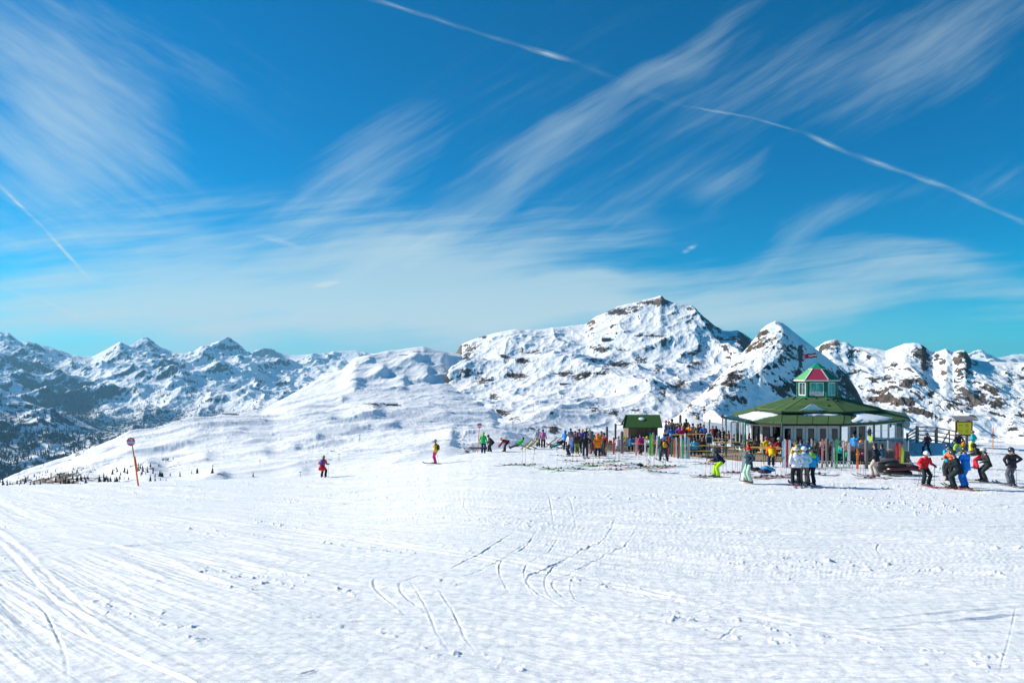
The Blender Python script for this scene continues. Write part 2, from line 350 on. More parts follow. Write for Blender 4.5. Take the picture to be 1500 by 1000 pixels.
def range_mesh(name, u0, u1, ncol, lines, rows, relief, rocks, m, forest=None, slope_rock=(.62, .95), rock_bias=0.0, rock_noise=60., smooth=3, seed=0, dref=1.0, bumps=()):
    """lines: control lines from near to far, each (knots u->v, knots u->d or a number); rows between them; relief(X, Y, w)->dz"""
    us = np.linspace(u0, u1, ncol)
    V = [lin(l[0], us, smooth if i < len(lines)-2 else 1.5) for i, l in enumerate(lines)]
    D = [lin(l[1], us, 90) if isinstance(l[1], (list, tuple)) else np.full(ncol, float(l[1])) for l in lines]
    Z = [(VH-v)/F*d for v, d in zip(V, D)]
    DD = []; ZZ = []; TT = []
    for i, n in enumerate(rows):
        for k in range(n+(i == len(rows)-1)):
            t = k/n
            a, b = max(i-1, 0), min(i+2, len(lines)-1)
            def cr(A):
                p0, p1, p2, p3 = A[a], A[i], A[i+1], A[b]
                c = .5*((2*p1)+(-p0+p2)*t+(2*p0-5*p1+4*p2-p3)*t*t+(-p0+3*p1-3*p2+p3)*t**3)
                return c*.5+(p1*(1-t)+p2*t)*.5
            DD.append(D[i]*(1-t)+D[i+1]*t); ZZ.append(cr(Z)); TT.append(np.full(ncol, i+t))
    D2 = np.array(DD); Z2 = np.array(ZZ); T2 = np.array(TT)
    X = (us[None, :]-U0)/F*D2; Y = D2
    top = len(lines)-2                       # the skyline is the last line but one
    w = 1-.72*np.exp(-((T2-top)/.16)**2)     # keep the skyline close to its control line
    w = w*sstep(0, .25, T2)*np.clip(Y/dref, 0, 1)**1.4
    Z2 = Z2+relief(X, Y, T2)*w
    Vv = VH-F*Z2/Y; Uu = U0+F*X/Y
    for bu, bv, ru, rv, h in bumps:            # knolls and hollows: gentle towards the sun, abrupt on the lee side
        q = np.where(Uu < bu, (Uu-bu)/ru, (Uu-bu)/(ru*.45)); Z2 = Z2+h*Y/F*np.exp(-(q*q+((Vv-bv)/rv)**2))
    gy = np.gradient(Z2, axis=0)/np.maximum(np.abs(np.gradient(Y, axis=0)), 1e-3)
    gx = np.gradient(Z2, axis=1)/np.maximum(np.gradient(X, axis=1), 1e-3)
    slope = np.hypot(gx, gy)
    rk = sstep(slope_rock[0], slope_rock[1], slope)*.75+rock_bias
    rk = rk+.30*fbm(X/rock_noise, Y/rock_noise, 5, .62, seed=seed+50)
    for r in rocks:
        u, v, ru, rv = r[:4]; s = r[4] if len(r) > 4 else .55
        g = np.exp(-(((Uu-u)/ru)**2+((Vv-v)/rv)**2)); rk = rk+s*g
    crag = np.clip(rk, 0, 1)
    Z2 = Z2+crag*w*(ridged(X/(rock_noise*.45), Y/(rock_noise*.45), 4, .62, seed=seed+80)-.45)*rock_noise*.16
    attrs = {'rock': rk}
    if forest is not None: attrs['forest'] = forest(X, Y, Uu, Vv, slope)
    o = grid_object(name, X, Y, Z2, m, attrs)
    o['kind'] = 'structure'
    return o, X, Y, Z2, Uu, Vv, attrs
def rel(*terms):
    """terms: (kind, wavelength, amplitude, seed[, stretch, angle])"""
    def f(X, Y, T):
        z = 0
        for t in terms:
            k, lam, amp, sd_ = t[:4]
            x, y = X, Y
            if len(t) > 4:
                a = math.radians(t[5]); x, y = (X*math.cos(a)+Y*math.sin(a))/t[4], -X*math.sin(a)+Y*math.cos(a)
            if k == 'r': z = z+amp*(ridged(x/lam, y/lam, 5, .5, sd_)-.4)
            else: z = z+amp*fbm(x/lam, y/lam, 4, .5, sd_)
        return z
    return f

def build_mountains():
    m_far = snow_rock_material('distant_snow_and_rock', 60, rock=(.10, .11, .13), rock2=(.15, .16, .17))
    m_left = snow_rock_material('valley_side_snow_and_rock', 9, rock=(.025, .038, .052), rock2=(.05, .062, .072), tree=(.03, .05, .06))  # rock and trees tinted blue: distance haze put into their colour
    m_hill = snow_rock_material('piste_hill_snow', 3.0, bump=.5)
    m_mid = snow_rock_material('massif_snow_and_rock', 3.2, soft=.05)
    m_pyr = snow_rock_material('pyramid_snow_and_rock', 2.2, soft=.07)
    m_right = snow_rock_material('crag_snow_and_rock', 2.6, rock=(.05, .045, .043), rock2=(.135, .115, .098), soft=.06)

    # far chain on the horizon
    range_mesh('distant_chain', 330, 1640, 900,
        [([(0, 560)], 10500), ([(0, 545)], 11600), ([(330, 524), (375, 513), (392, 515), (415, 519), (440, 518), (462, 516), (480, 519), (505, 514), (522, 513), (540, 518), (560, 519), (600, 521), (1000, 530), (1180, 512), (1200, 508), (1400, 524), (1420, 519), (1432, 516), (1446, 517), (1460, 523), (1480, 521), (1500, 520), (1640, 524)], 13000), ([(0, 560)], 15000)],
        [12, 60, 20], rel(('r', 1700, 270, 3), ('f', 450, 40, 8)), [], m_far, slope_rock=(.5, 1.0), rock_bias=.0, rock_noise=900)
    # shaded range across the valley: upper storey
    range_mesh('valley_range', -160, 620, 900,
        [([(-160, 690), (620, 640)], 4200), ([(-160, 620), (0, 600), (200, 610), (400, 590), (620, 590)], 5400), ([(-160, 560), (0, 548), (100, 566), (200, 560), (300, 556), (400, 560), (620, 550)], 6600),
         ([(-160, 530), (0, 520), (75, 540), (140, 545), (200, 530), (260, 532), (300, 528), (370, 535), (430, 545), (620, 540)], 7600),
         ([(-160, 480), (-60, 500), (0, 494), (12, 493), (30, 505), (40, 503), (75, 511), (105, 520), (135, 520), (158, 507), (176, 497), (190, 506), (215, 503), (235, 513), (260, 516), (285, 516), (300, 506), (318, 502), (334, 504), (350, 514), (372, 524), (430, 534), (480, 536), (540, 544), (620, 535)], [(-160, 8300), (620, 9400)]), ([(-160, 600), (620, 600)], 11500)],
        [40, 90, 100, 90, 30], rel(('r', 1500, 240, 21), ('r', 560, 70, 25), ('f', 180, 18, 28)),
        [(45, 535, 28, 22, .45), (200, 522, 45, 14, .3), (320, 512, 20, 8, .3), (100, 575, 45, 30, .6), (120, 600, 30, 22, .6), (225, 600, 30, 6, .5), (240, 575, 20, 12, .4)], m_left,
        forest=lambda X, Y, U, V, S: sstep(560, 625, V+14*fbm(X/300, Y/300, 4, seed=90))*.55+.1*fbm(X/150, Y/150, 3, seed=95), slope_rock=(.90, 1.4), rock_bias=-.02, rock_noise=240, seed=5)
    # wooded lower flank, nearer
    range_mesh('wooded_flank', -160, 560, 760,
        [([(-160, 780), (560, 760)], 1700), ([(-160, 700), (60, 712), (560, 700)], 2300), ([(-160, 640), (0, 640), (100, 660), (200, 668), (560, 640)], 3000),
         ([(-160, 560), (0, 572), (40, 590), (100, 612), (150, 630), (220, 634), (300, 622), (400, 604), (450, 596), (560, 600)], 3900), ([(-160, 700), (560, 700)], 4500)],
        [20, 80, 110, 14], rel(('r', 620, 100, 31), ('f', 130, 14, 35)), [(40, 600, 50, 30, .3)], m_left,
        forest=lambda X, Y, U, V, S: .34+.55*fbm(X/260, Y/260, 4, seed=70)+.12*sstep(100, 240, U), slope_rock=(.7, 1.1), rock_noise=150, seed=6)
    # the ski hill left of the massif and the shoulder below it
    hill = range_mesh('piste_hill', -120, 900, 1250,
        [([(-120, 800), (800, 760)], 110), ([(-120, 735), (0, 722), (400, 712), (650, 695), (780, 705), (900, 860)], [(-120, 210), (800, 260)]),
         ([(-120, 715), (0, 700), (100, 690), (200, 675), (300, 665), (450, 660), (600, 650), (650, 648), (760, 658), (820, 700), (900, 860)], [(-120, 360), (800, 500)]),
         ([(-120, 745), (0, 713), (50, 693), (100, 676), (150, 656), (190, 639), (250, 626), (285, 619), (330, 613), (400, 612), (450, 604), (560, 600), (650, 602), (720, 608), (800, 645), (900, 860)], [(-120, 520), (200, 700), (400, 1000), (800, 1100)]),
         ([(-120, 755), (0, 722), (50, 702), (100, 686), (150, 666), (190, 648), (250, 634), (285, 624), (330, 613), (385, 604), (420, 588), (450, 580), (520, 562), (600, 560), (645, 562), (720, 574), (800, 640), (900, 860)], [(-120, 640), (200, 850), (400, 1350), (800, 1700)]),
         ([(-120, 768), (0, 735), (50, 715), (100, 700), (150, 680), (190, 660), (250, 646), (285, 634), (330, 618), (385, 604), (400, 597), (450, 571), (480, 551), (500, 545), (520, 526), (545, 520), (560, 518), (580, 514), (600, 510), (620, 507), (636, 511), (652, 515), (680, 519), (720, 530), (800, 620), (900, 860)], [(-120, 700), (200, 950), (400, 1600), (800, 2300)]),
         ([(-120, 820), (800, 640)], [(-120, 900), (800, 2900)])],
        [30, 90, 110, 80, 90, 14], rel(('f', 300, 15, 41, 2.4, 62), ('r', 110, 8, 44, 2.6, 60), ('f', 40, 1.8, 46, 3.5, 75), ('f', 16, .6, 49, 2.5, 80)),
        [(215, 688, 30, 12, .16), (225, 700, 16, 9, .16), (150, 705, 60, 8, .35), (60, 705, 60, 10, .35), (110, 690, 60, 10, .15), (545, 598, 18, 5, .5), (570, 592, 12, 3, .45), (260, 682, 25, 8, .2), (330, 700, 14, 5, .3), (540, 520, 10, 4, .3), (470, 660, 30, 20, .12), (690, 660, 14, 5, .4), (678, 645, 10, 14, .25)],
        m_hill, slope_rock=(1.5, 2.2), rock_bias=.11, rock_noise=30, seed=7, dref=480, bumps=[(462, 640, 22, 5, 5), (545, 601, 30, 9, 7), (430, 655, 20, 5, 4), (320, 699, 30, 7, 8), (215, 688, 46, 14, 11), (385, 662, 26, 6, 4), (575, 622, 18, 6, 4), (520, 560, 26, 8, 5), (560, 545, 16, 10, 6), (590, 560, 14, 9, 5), (625, 548, 16, 12, 5), (500, 585, 20, 5, 4), (350, 630, 24, 4, 4), (270, 650, 30, 6, 5), (120, 698, 40, 7, 6), (300, 668, 24, 5, 4), (480, 612, 26, 4, 3), (650, 530, 12, 10, 5), (610, 525, 12, 9, 4), (540, 528, 14, 5, 4), (660, 640, 16, 12, 5), (440, 690, 26, 5, 4)])
    # the massif
    range_mesh('rocky_massif', 560, 1180, 930,
        [([(560, 760), (1180, 700)], 700), ([(560, 720), (620, 680), (680, 664), (1180, 662)], [(610, 800), (1180, 700)]),
         ([(560, 700), (610, 655), (660, 636), (700, 622), (800, 620), (900, 622), (1000, 625), (1180, 620)], [(610, 1050), (1180, 1000)]),
         ([(560, 670), (610, 615), (640, 598), (660, 575), (700, 572), (800, 570), (900, 575), (1000, 570), (1180, 570)], [(610, 1400), (1180, 1350)]),
         ([(560, 640), (610, 580), (640, 560), (660, 540), (680, 535), (740, 526), (800, 520), (880, 520), (960, 520), (1040, 530), (1180, 540)], [(610, 1800), (1180, 1750)]),
         ([(560, 620), (610, 560), (640, 532), (668, 516), (675, 503), (700, 492), (725, 485), (755, 480), (770, 482), (800, 481), (830, 480), (858, 478), (870, 470), (885, 461), (905, 451), (918, 447), (930, 445), (945, 441), (958, 440), (967, 437), (975, 442), (985, 444), (1002, 448), (1018, 455), (1030, 466), (1042, 477), (1058, 485), (1070, 484), (1080, 482), (1092, 489), (1105, 498), (1130, 510), (1180, 530)],
          [(610, 2150), (660, 2150), (740, 2150), (860, 2350), (960, 2500), (1060, 2350), (1180, 2150)]), ([(610, 640), (1180, 640)], 3000)],
        [10, 90, 110, 100, 110, 14], rel(('r', 480, 56, 51, 1.5, 62), ('r', 170, 9, 54, 2.2, 60), ('r', 60, 3.0, 56, 1.6, 65), ('f', 24, 1.2, 59)),
        [(684, 520, 8, 13, .5), (696, 510, 10, 9, .3), (739, 523, 8, 7, .6), (708, 493, 8, 4, .5), (764, 528, 12, 6, .55), (708, 556, 18, 6, .55), (755, 549, 16, 6, .65), (778, 515, 18, 4, .5), (902, 457, 20, 5, .8), (928, 450, 14, 4, .5), (953, 443, 20, 4, .7), (972, 441, 8, 5, .8), (1010, 452, 8, 3, .5),
         (907, 533, 18, 6, .65), (939, 526, 12, 6, .5), (827, 547, 14, 6, .6), (860, 548, 12, 6, .6), (885, 545, 10, 6, .5), (879, 512, 10, 5, .55), (911, 512, 10, 3, .55), (965, 541, 9, 7, .5), (993, 568, 9, 8, .55), (739, 603, 16, 6, .55), (722, 580, 9, 6, .55), (870, 599, 10, 4, .55), (897, 603, 14, 5, .5),
         (812, 628, 10, 6, .6), (781, 628, 14, 4, .5), (755, 614, 14, 5, .4), (845, 555, 9, 5, .4), (958, 492, 26, 3, .5), (1088, 500, 10, 6, .7), (1098, 508, 9, 6, .7), (1075, 495, 6, 5, .5), (1020, 533, 12, 6, .55), (970, 575, 8, 10, .55), (1000, 560, 8, 4, .5), (930, 600, 12, 3, .5), (1008, 470, 8, 5, .3), (720, 630, 14, 6, .4), (1000, 520, 7, 5, .4), (800, 590, 30, 16, .12), (860, 630, 40, 10, .15)],
        m_mid, slope_rock=(.62, 1.05), rock_bias=.12, rock_noise=42, seed=8, dref=1500)
    # the pyramid behind the hut, its near flank in shade
    range_mesh('pyramid_peak', 780, 1420, 1050,
        [([(780, 800), (1420, 760)], 110), ([(780, 760), (870, 700), (930, 652), (960, 633), (985, 622), (1010, 619), (1040, 621), (1080, 628), (1120, 638), (1200, 650), (1420, 690)], 150), ([(780, 760), (900, 695), (960, 650), (985, 632), (1010, 624), (1040, 620), (1120, 626), (1200, 634), (1300, 660), (1420, 700)], 300),
         ([(780, 760), (900, 672), (960, 646), (985, 624), (1010, 606), (1050, 600), (1100, 608), (1200, 614), (1275, 640), (1420, 720)], [(780, 540), (900, 540), (1000, 560), (1100, 580), (1200, 620), (1280, 600), (1420, 600)]),
         ([(780, 760), (900, 670), (950, 645), (985, 618), (1010, 596), (1038, 566), (1060, 545), (1080, 524), (1093, 510), (1105, 496), (1114, 483), (1124, 475), (1135, 471), (1146, 474), (1160, 484), (1180, 499), (1200, 513), (1222, 530), (1240, 547), (1254, 568), (1266, 592), (1290, 630), (1340, 680), (1420, 730)],
          [(780, 560), (900, 580), (985, 600), (1038, 650), (1080, 710), (1135, 780), (1200, 770), (1266, 700), (1420, 700)]), ([(780, 780), (900, 740), (1140, 640), (1420, 760)], 1000)],
        [8, 20, 60, 230, 20], rel(('r', 150, 15, 61, 1.8, 60), ('f', 60, 6, 64), ('f', 20, 2.2, 66), ('f', 7, .7, 68)),
        [(1118, 488, 9, 9, .45), (1098, 508, 8, 10, .45), (1153, 513, 22, 14, .25), (1170, 526, 14, 8, .3), (1081, 551, 22, 14, .42), (1064, 572, 14, 14, .35), (1146, 570, 22, 14, .38), (1083, 590, 18, 10, .35), (1055, 592, 16, 8, .35), (1240, 570, 22, 26, .24), (1250, 600, 20, 20, .2), (1125, 499, 12, 6, .3), (1039, 562, 6, 12, .55), (1004, 594, 14, 4, .6), (975, 612, 12, 5, .5), (1190, 560, 20, 20, .2), (1100, 540, 12, 8, -.3), (1118, 575, 10, 20, -.5), (1215, 530, 25, 12, -.2), (1010, 640, 90, 16, -1.0), (965, 612, 16, 5, .3), (1012, 606, 14, 4, .4)],
        m_pyr, slope_rock=(.9, 1.5), rock_bias=.16, rock_noise=16, seed=9, dref=620)
    # crags at the right
    range_mesh('crag_ridge', 1150, 1700, 860,
        [([(1150, 860), (1700, 790)], 100), ([(1150, 800), (1300, 730), (1400, 690), (1700, 690)], 150), ([(1150, 760), (1250, 720), (1300, 672), (1340, 654), (1500, 655), (1700, 656)], 280),
         ([(1150, 720), (1250, 700), (1300, 680), (1340, 676), (1500, 676), (1700, 676)], 520), ([(1150, 680), (1250, 664), (1290, 652), (1340, 648), (1420, 650), (1500, 652), (1700, 654)], [(1150, 840), (1700, 800)]), ([(1150, 600), (1250, 598), (1340, 600), (1420, 604), (1500, 606), (1700, 610)], [(1150, 950), (1700, 870)]),
         ([(1150, 520), (1185, 513), (1200, 505), (1208, 499), (1215, 497), (1224, 496), (1232, 500), (1240, 501), (1250, 508), (1275, 510), (1298, 513), (1312, 507), (1326, 502), (1340, 502), (1350, 505), (1358, 512), (1366, 518), (1378, 517), (1386, 514), (1396, 520), (1406, 515), (1414, 515), (1422, 527), (1440, 530), (1470, 530), (1500, 530), (1580, 528), (1700, 535)], [(1150, 1250), (1330, 1100), (1420, 1040), (1700, 1020)]), ([(1150, 640), (1700, 640)], 1600)],
        [10, 30, 30, 30, 150, 190, 16], rel(('r', 190, 26, 71, 1.6, 118), ('f', 80, 9, 74), ('f', 26, 2.6, 76), ('f', 9, .9, 79)),
        [(1212, 510, 13, 9, .6), (1223, 500, 8, 4, .6), (1344, 516, 16, 9, .75), (1356, 532, 8, 14, .65), (1330, 560, 20, 8, .75), (1299, 552, 9, 8, .65), (1308, 535, 8, 8, .5), (1298, 585, 22, 6, .7), (1275, 583, 10, 4, .6), (1335, 594, 9, 10, .6), (1408, 520, 9, 6, .8), (1405, 542, 7, 9, .6), (1428, 532, 8, 6, .6), (1400, 588, 9, 14, .6), (1384, 587, 8, 7, .55), (1424, 588, 15, 12, .75), (1440, 580, 8, 8, .5), (1462, 592, 15, 11, .7), (1457, 570, 7, 8, .6), (1480, 560, 9, 10, .5), (1496, 607, 9, 12, .7), (1487, 630, 9, 5, .6), (1363, 577, 6, 5, .6), (1385, 547, 7, 6, .5), (1252, 542, 9, 4, .5), (1345, 600, 7, 5, .5), (1372, 522, 5, 5, .6), (1468, 640, 9, 2, .6), (1500, 545, 9, 8, .5), (1480, 533, 12, 3, .5), (1560, 570, 30, 30, .4), (1430, 625, 60, 16, -.6)],
        m_right, slope_rock=(.85, 1.3), rock_bias=.02, rock_noise=24, seed=10, dref=800)
build_mountains()
# ------------------------------------------------------------------ mesh building
_mats = {}
def M(rgb, rough=.6, metal=0.0, spec=.4, var=0.0, emit=None):
    """a plain surface colour with a little unevenness"""
    key = (tuple(round(c, 3) for c in rgb), rough, metal, var)
    if key in _mats: return _mats[key]
    m, N, L, b = nodes_of('surface_%d' % len(_mats))
    b.inputs['Roughness'].default_value = rough; b.inputs['Metallic'].default_value = metal; b.inputs['Specular IOR Level'].default_value = spec
    if var > 0:
        tc = N.new('ShaderNodeTexCoord'); n = N.new('ShaderNodeTexNoise'); n.inputs['Scale'].default_value = 9; n.inputs['Detail'].default_value = 4
        L.new(tc.outputs['Object'], n.inputs['Vector'])
        r = N.new('ShaderNodeValToRGB'); L.new(n.outputs['Fac'], r.inputs[0])
        r.color_ramp.elements[0].position = .3; r.color_ramp.elements[1].position = .7
        r.color_ramp.elements[0].color = (*[c*(1-var) for c in rgb], 1); r.color_ramp.elements[1].color = (*[min(1, c*(1+var)) for c in rgb], 1)
        L.new(r.outputs[0], b.inputs['Base Color'])
    else:
        b.inputs['Base Color'].default_value = (*rgb, 1)
    _mats[key] = m; return m
def cloth(rgb): return M(rgb, .75, 0, .2, .16)

def plank_material(name, c1, c2, width=.14, axis='X', dark=.25):
    m, N, L, b = nodes_of(name)
    tc = N.new('ShaderNodeTexCoord'); sp = N.new('ShaderNodeSeparateXYZ'); L.new(tc.outputs['Object'], sp.inputs[0])
    dv = N.new('ShaderNodeMath'); dv.operation = 'DIVIDE'; L.new(sp.outputs[axis], dv.inputs[0]); dv.inputs[1].default_value = width
    fl = N.new('ShaderNodeMath'); fl.operation = 'FLOOR'; L.new(dv.outputs[0], fl.inputs[0])
    fr = N.new('ShaderNodeMath'); fr.operation = 'FRACT'; L.new(dv.outputs[0], fr.inputs[0])
    wn = N.new('ShaderNodeTexWhiteNoise'); wn.noise_dimensions = '1D'; L.new(fl.outputs[0], wn.inputs['W'])
    nz = N.new('ShaderNodeTexNoise'); mp = N.new('ShaderNodeMapping'); L.new(tc.outputs['Object'], mp.inputs[0])
    mp.inputs['Scale'].default_value = (14, 14, 2) if axis != 'Z' else (2, 2, 14)
    L.new(mp.outputs[0], nz.inputs['Vector']); nz.inputs['Scale'].default_value = 1.5; nz.inputs['Detail'].default_value = 5
    ad = N.new('ShaderNodeMath'); ad.operation = 'ADD'; L.new(wn.outputs['Value'], ad.inputs[0]); L.new(nz.outputs['Fac'], ad.inputs[1])
    hf = N.new('ShaderNodeMath'); hf.operation = 'MULTIPLY'; L.new(ad.outputs[0], hf.inputs[0]); hf.inputs[1].default_value = .55
    mx = N.new('ShaderNodeMix'); mx.data_type = 'RGBA'; L.new(hf.outputs[0], mx.inputs['Factor']); mx.inputs['A'].default_value = (*c1, 1); mx.inputs['B'].default_value = (*c2, 1)
    gp = N.new('ShaderNodeMath'); gp.operation = 'LESS_THAN'; L.new(fr.outputs[0], gp.inputs[0]); gp.inputs[1].default_value = .09
    m2 = N.new('ShaderNodeMix'); m2.data_type = 'RGBA'; L.new(gp.outputs[0], m2.inputs['Factor']); L.new(mx.outputs['Result'], m2.inputs['A']); m2.inputs['B'].default_value = (*[c*dark for c in c1], 1)
    L.new(m2.outputs['Result'], b.inputs['Base Color']); b.inputs['Roughness'].default_value = .8
    return m

def glass_material(name, tint=(.75, .8, .82), refl=.25):
    m = bpy.data.materials.new(name); m.use_nodes = True; N = m.node_tree.nodes; L = m.node_tree.links; N.clear()
    o = N.new('ShaderNodeOutputMaterial'); mx = N.new('ShaderNodeMixShader'); t = N.new('ShaderNodeBsdfTransparent'); g = N.new('ShaderNodeBsdfGlossy')
    t.inputs[0].default_value = (*tint, 1); g.inputs['Roughness'].default_value = .02; g.inputs['Color'].default_value = (.9, .95, 1, 1)
    f = N.new('ShaderNodeLayerWeight'); f.inputs[0].default_value = .25
    ma = N.new('ShaderNodeMath'); ma.operation = 'MULTIPLY_ADD'; L.new(f.outputs['Fresnel'], ma.inputs[0]); ma.inputs[1].default_value = .8; ma.inputs[2].default_value = refl*.4
    L.new(ma.outputs[0], mx.inputs[0]); L.new(t.outputs[0], mx.inputs[1]); L.new(g.outputs[0], mx.inputs[2]); L.new(mx.outputs[0], o.inputs[0])
    return m

class MB:
    def __init__(s): s.v = []; s.f = []; s.mi = []; s.mats = []; s.sm = []
    def mat(s, m):
        if m not in s.mats: s.mats.append(m)
        return s.mats.index(m)
    def add(s, vs, fs, m, smooth=False):
        o = len(s.v); s.v += [tuple(p) for p in vs]; k = s.mat(m)
        for f in fs: s.f.append(tuple(i+o for i in f)); s.mi.append(k); s.sm.append(smooth)
        return s
    def box(s, c, sz, m, rot=0, mtx=None):
        x, y, z = [q/2 for q in sz]
        vs = [Vector((i*x, j*y, k*z)) for k in (-1, 1) for j in (-1, 1) for i in (-1, 1)]
        if mtx is not None: vs = [mtx @ p for p in vs]
        if rot: r = Matrix.Rotation(rot, 3, 'Z'); vs = [r @ p for p in vs]
        vs = [p+Vector(c) for p in vs]
        return s.add(vs, [(0, 2, 3, 1), (4, 5, 7, 6), (0, 1, 5, 4), (2, 6, 7, 3), (0, 4, 6, 2), (1, 3, 7, 5)], m)
    def beam(s, a, b, w, h, m):
        """a rectangular bar from a to b; w across, h in the upright direction"""
        a = Vector(a); b = Vector(b); d = (b-a); ln = d.length; d.normalize()
        up = Vector((0, 0, 1)) if abs(d.z) < .95 else Vector((0, 1, 0))
        sx = d.cross(up).normalized(); up = sx.cross(d)
        vs = [a+sx*i*w/2+up*j*h/2+d*k*ln for k in (0, 1) for j in (-1, 1) for i in (-1, 1)]
        return s.add(vs, [(0, 2, 3, 1), (4, 5, 7, 6), (0, 1, 5, 4), (2, 6, 7, 3), (0, 4, 6, 2), (1, 3, 7, 5)], m)
    def rings(s, rings, m, caps=True, smooth=True):
        n = len(rings[0]); vs = [p for r in rings for p in r]; fs = []
        for i in range(len(rings)-1):
            for k in range(n):
                a = i*n+k; b = i*n+(k+1) % n; fs.append((a, b, b+n, a+n))
        if caps: fs.append(tuple(range(n-1, -1, -1))); fs.append(tuple((len(rings)-1)*n+k for k in range(n)))
        return s.add(vs, fs, m, smooth)
    def tube(s, pts, rad, m, n=8, smooth=True, squash=None):
        """tapered tube through pts; squash = (side axis, factor) flattens it"""
        pts = [Vector(p) for p in pts]; rs = rad if isinstance(rad, (list, tuple)) else [rad]*len(pts)
        R = []; ref = None
        for i, p in enumerate(pts):
            d = (pts[min(i+1, len(pts)-1)]-pts[max(i-1, 0)]).normalized()
            if ref is None: ref = Vector((0, 1, 0)) if abs(d.y) < .9 else Vector((1, 0, 0))
            x = (ref-d*ref.dot(d)).normalized(); y = d.cross(x); ref = x
            rx, ry = rs[i] if isinstance(rs[i], tuple) else (rs[i], rs[i])
            R.append([p+x*math.cos(2*math.pi*k/n)*rx+y*math.sin(2*math.pi*k/n)*ry for k in range(n)])
        return s.rings(R, m, True, smooth)
    def ball(s, c, r, m, sc=(1, 1, 1), seg=12, rg=8, z0=-1.0, mtx=None):
        c = Vector(c); vs = []; lo = math.asin(max(-1, z0))
        for i in range(rg+1):
            a = lo+(math.pi/2-lo)*i/rg
            for k in range(seg):
                b = 2*math.pi*k/seg; p = Vector((math.cos(a)*math.cos(b)*sc[0], math.cos(a)*math.sin(b)*sc[1], math.sin(a)*sc[2]))*r
                vs.append(c+(mtx @ p if mtx is not None else p))
        fs = []
        for i in range(rg):
            for k in range(seg): a = i*seg+k; b = i*seg+(k+1) % seg; fs.append((a, b, b+seg, a+seg))
        fs.append(tuple(range(seg-1, -1, -1)))
        return s.add(vs, fs, m, True)
    def prism(s, poly, thick, m, mtx=None):
        """flat outline poly (x, z) given thickness along y"""
        n = len(poly); vs = [Vector((p[0], -thick/2, p[1])) for p in poly]+[Vector((p[0], thick/2, p[1])) for p in poly]
        if mtx is not None: vs = [mtx @ p for p in vs]
        fs = [tuple(range(n)), tuple(range(2*n-1, n-1, -1))]+[(i, i+n, (i+1) % n+n, (i+1) % n) for i in range(n)]
        return s.add(vs, fs, m)
    def mesh(s, name):
        me = bpy.data.meshes.new(name); me.from_pydata(s.v, [], s.f)
        for m in s.mats: me.materials.append(m)
        me.polygons.foreach_set('material_index', s.mi); me.polygons.foreach_set('use_smooth', s.sm); me.update()
        bm = bmesh.new(); bm.from_mesh(me); bmesh.ops.recalc_face_normals(bm, faces=bm.faces); bm.to_mesh(me); bm.free()
        return me
    def build(s, name, parent=None, loc=None, rotz=None):
        o = bpy.data.objects.new(name, s.mesh(name)); COL.objects.link(o)
        if parent is not None: o.parent = parent
        if loc is not None: o.location = loc
        if rotz is not None: o.rotation_euler = (0, 0, rotz)
        return o

def empty(name, loc, label, cat, group=None, rotz=0, s=1.0):
    o = bpy.data.objects.new(name, None); COL.objects.link(o); o.location = loc; o.rotation_euler = (0, 0, rotz); o.scale = (s, s, s)
    o.empty_display_size = .2
    return tag(o, label, cat, group)
def copy_tree(o, loc, rotz, label, group=None, parent=None):
    c = o.copy(); COL.objects.link(c)
    if parent is None:
        c.location = loc; c.rotation_euler = (0, 0, rotz); c['label'] = label
        if group: c['group'] = group
    else: c.parent = parent
    for ch in [k for k in COL.objects if k.parent == o]: copy_tree(ch, None, None, None, None, c)
    return c

def WP(u, d): return Vector(((u-U0)/F*d, d, 0))
def plane_z(d): return -(3.3+.057*d)
def gz(x, y): return float(ground(x, y))
DECK = .10                                   # the terrace boards lie this much above the snow

# colours
BLACK, NAVY, DGREY, GREY, LGREY, WHITE = (.012, .012, .014), (.012, .02, .045), (.045, .047, .05), (.14, .14, .14), (.4, .4, .4), (.8, .8, .8)
RED, YELLOW, ORANGE, LIME, GREEN, BLUE, SKY, TEAL, PINK, MAGENTA, PURPLE, BROWN = (.62, .02, .03), (.80, .48, .01), (.85, .20, .01), (.42, .72, .02), (.02, .42, .08), (.01, .12, .60), (.03, .38, .72), (.02, .36, .42), (.62, .20, .38), (.70, .03, .25), (.14, .06, .36), (.11, .07, .05)
SKIN = (.55, .31, .22)

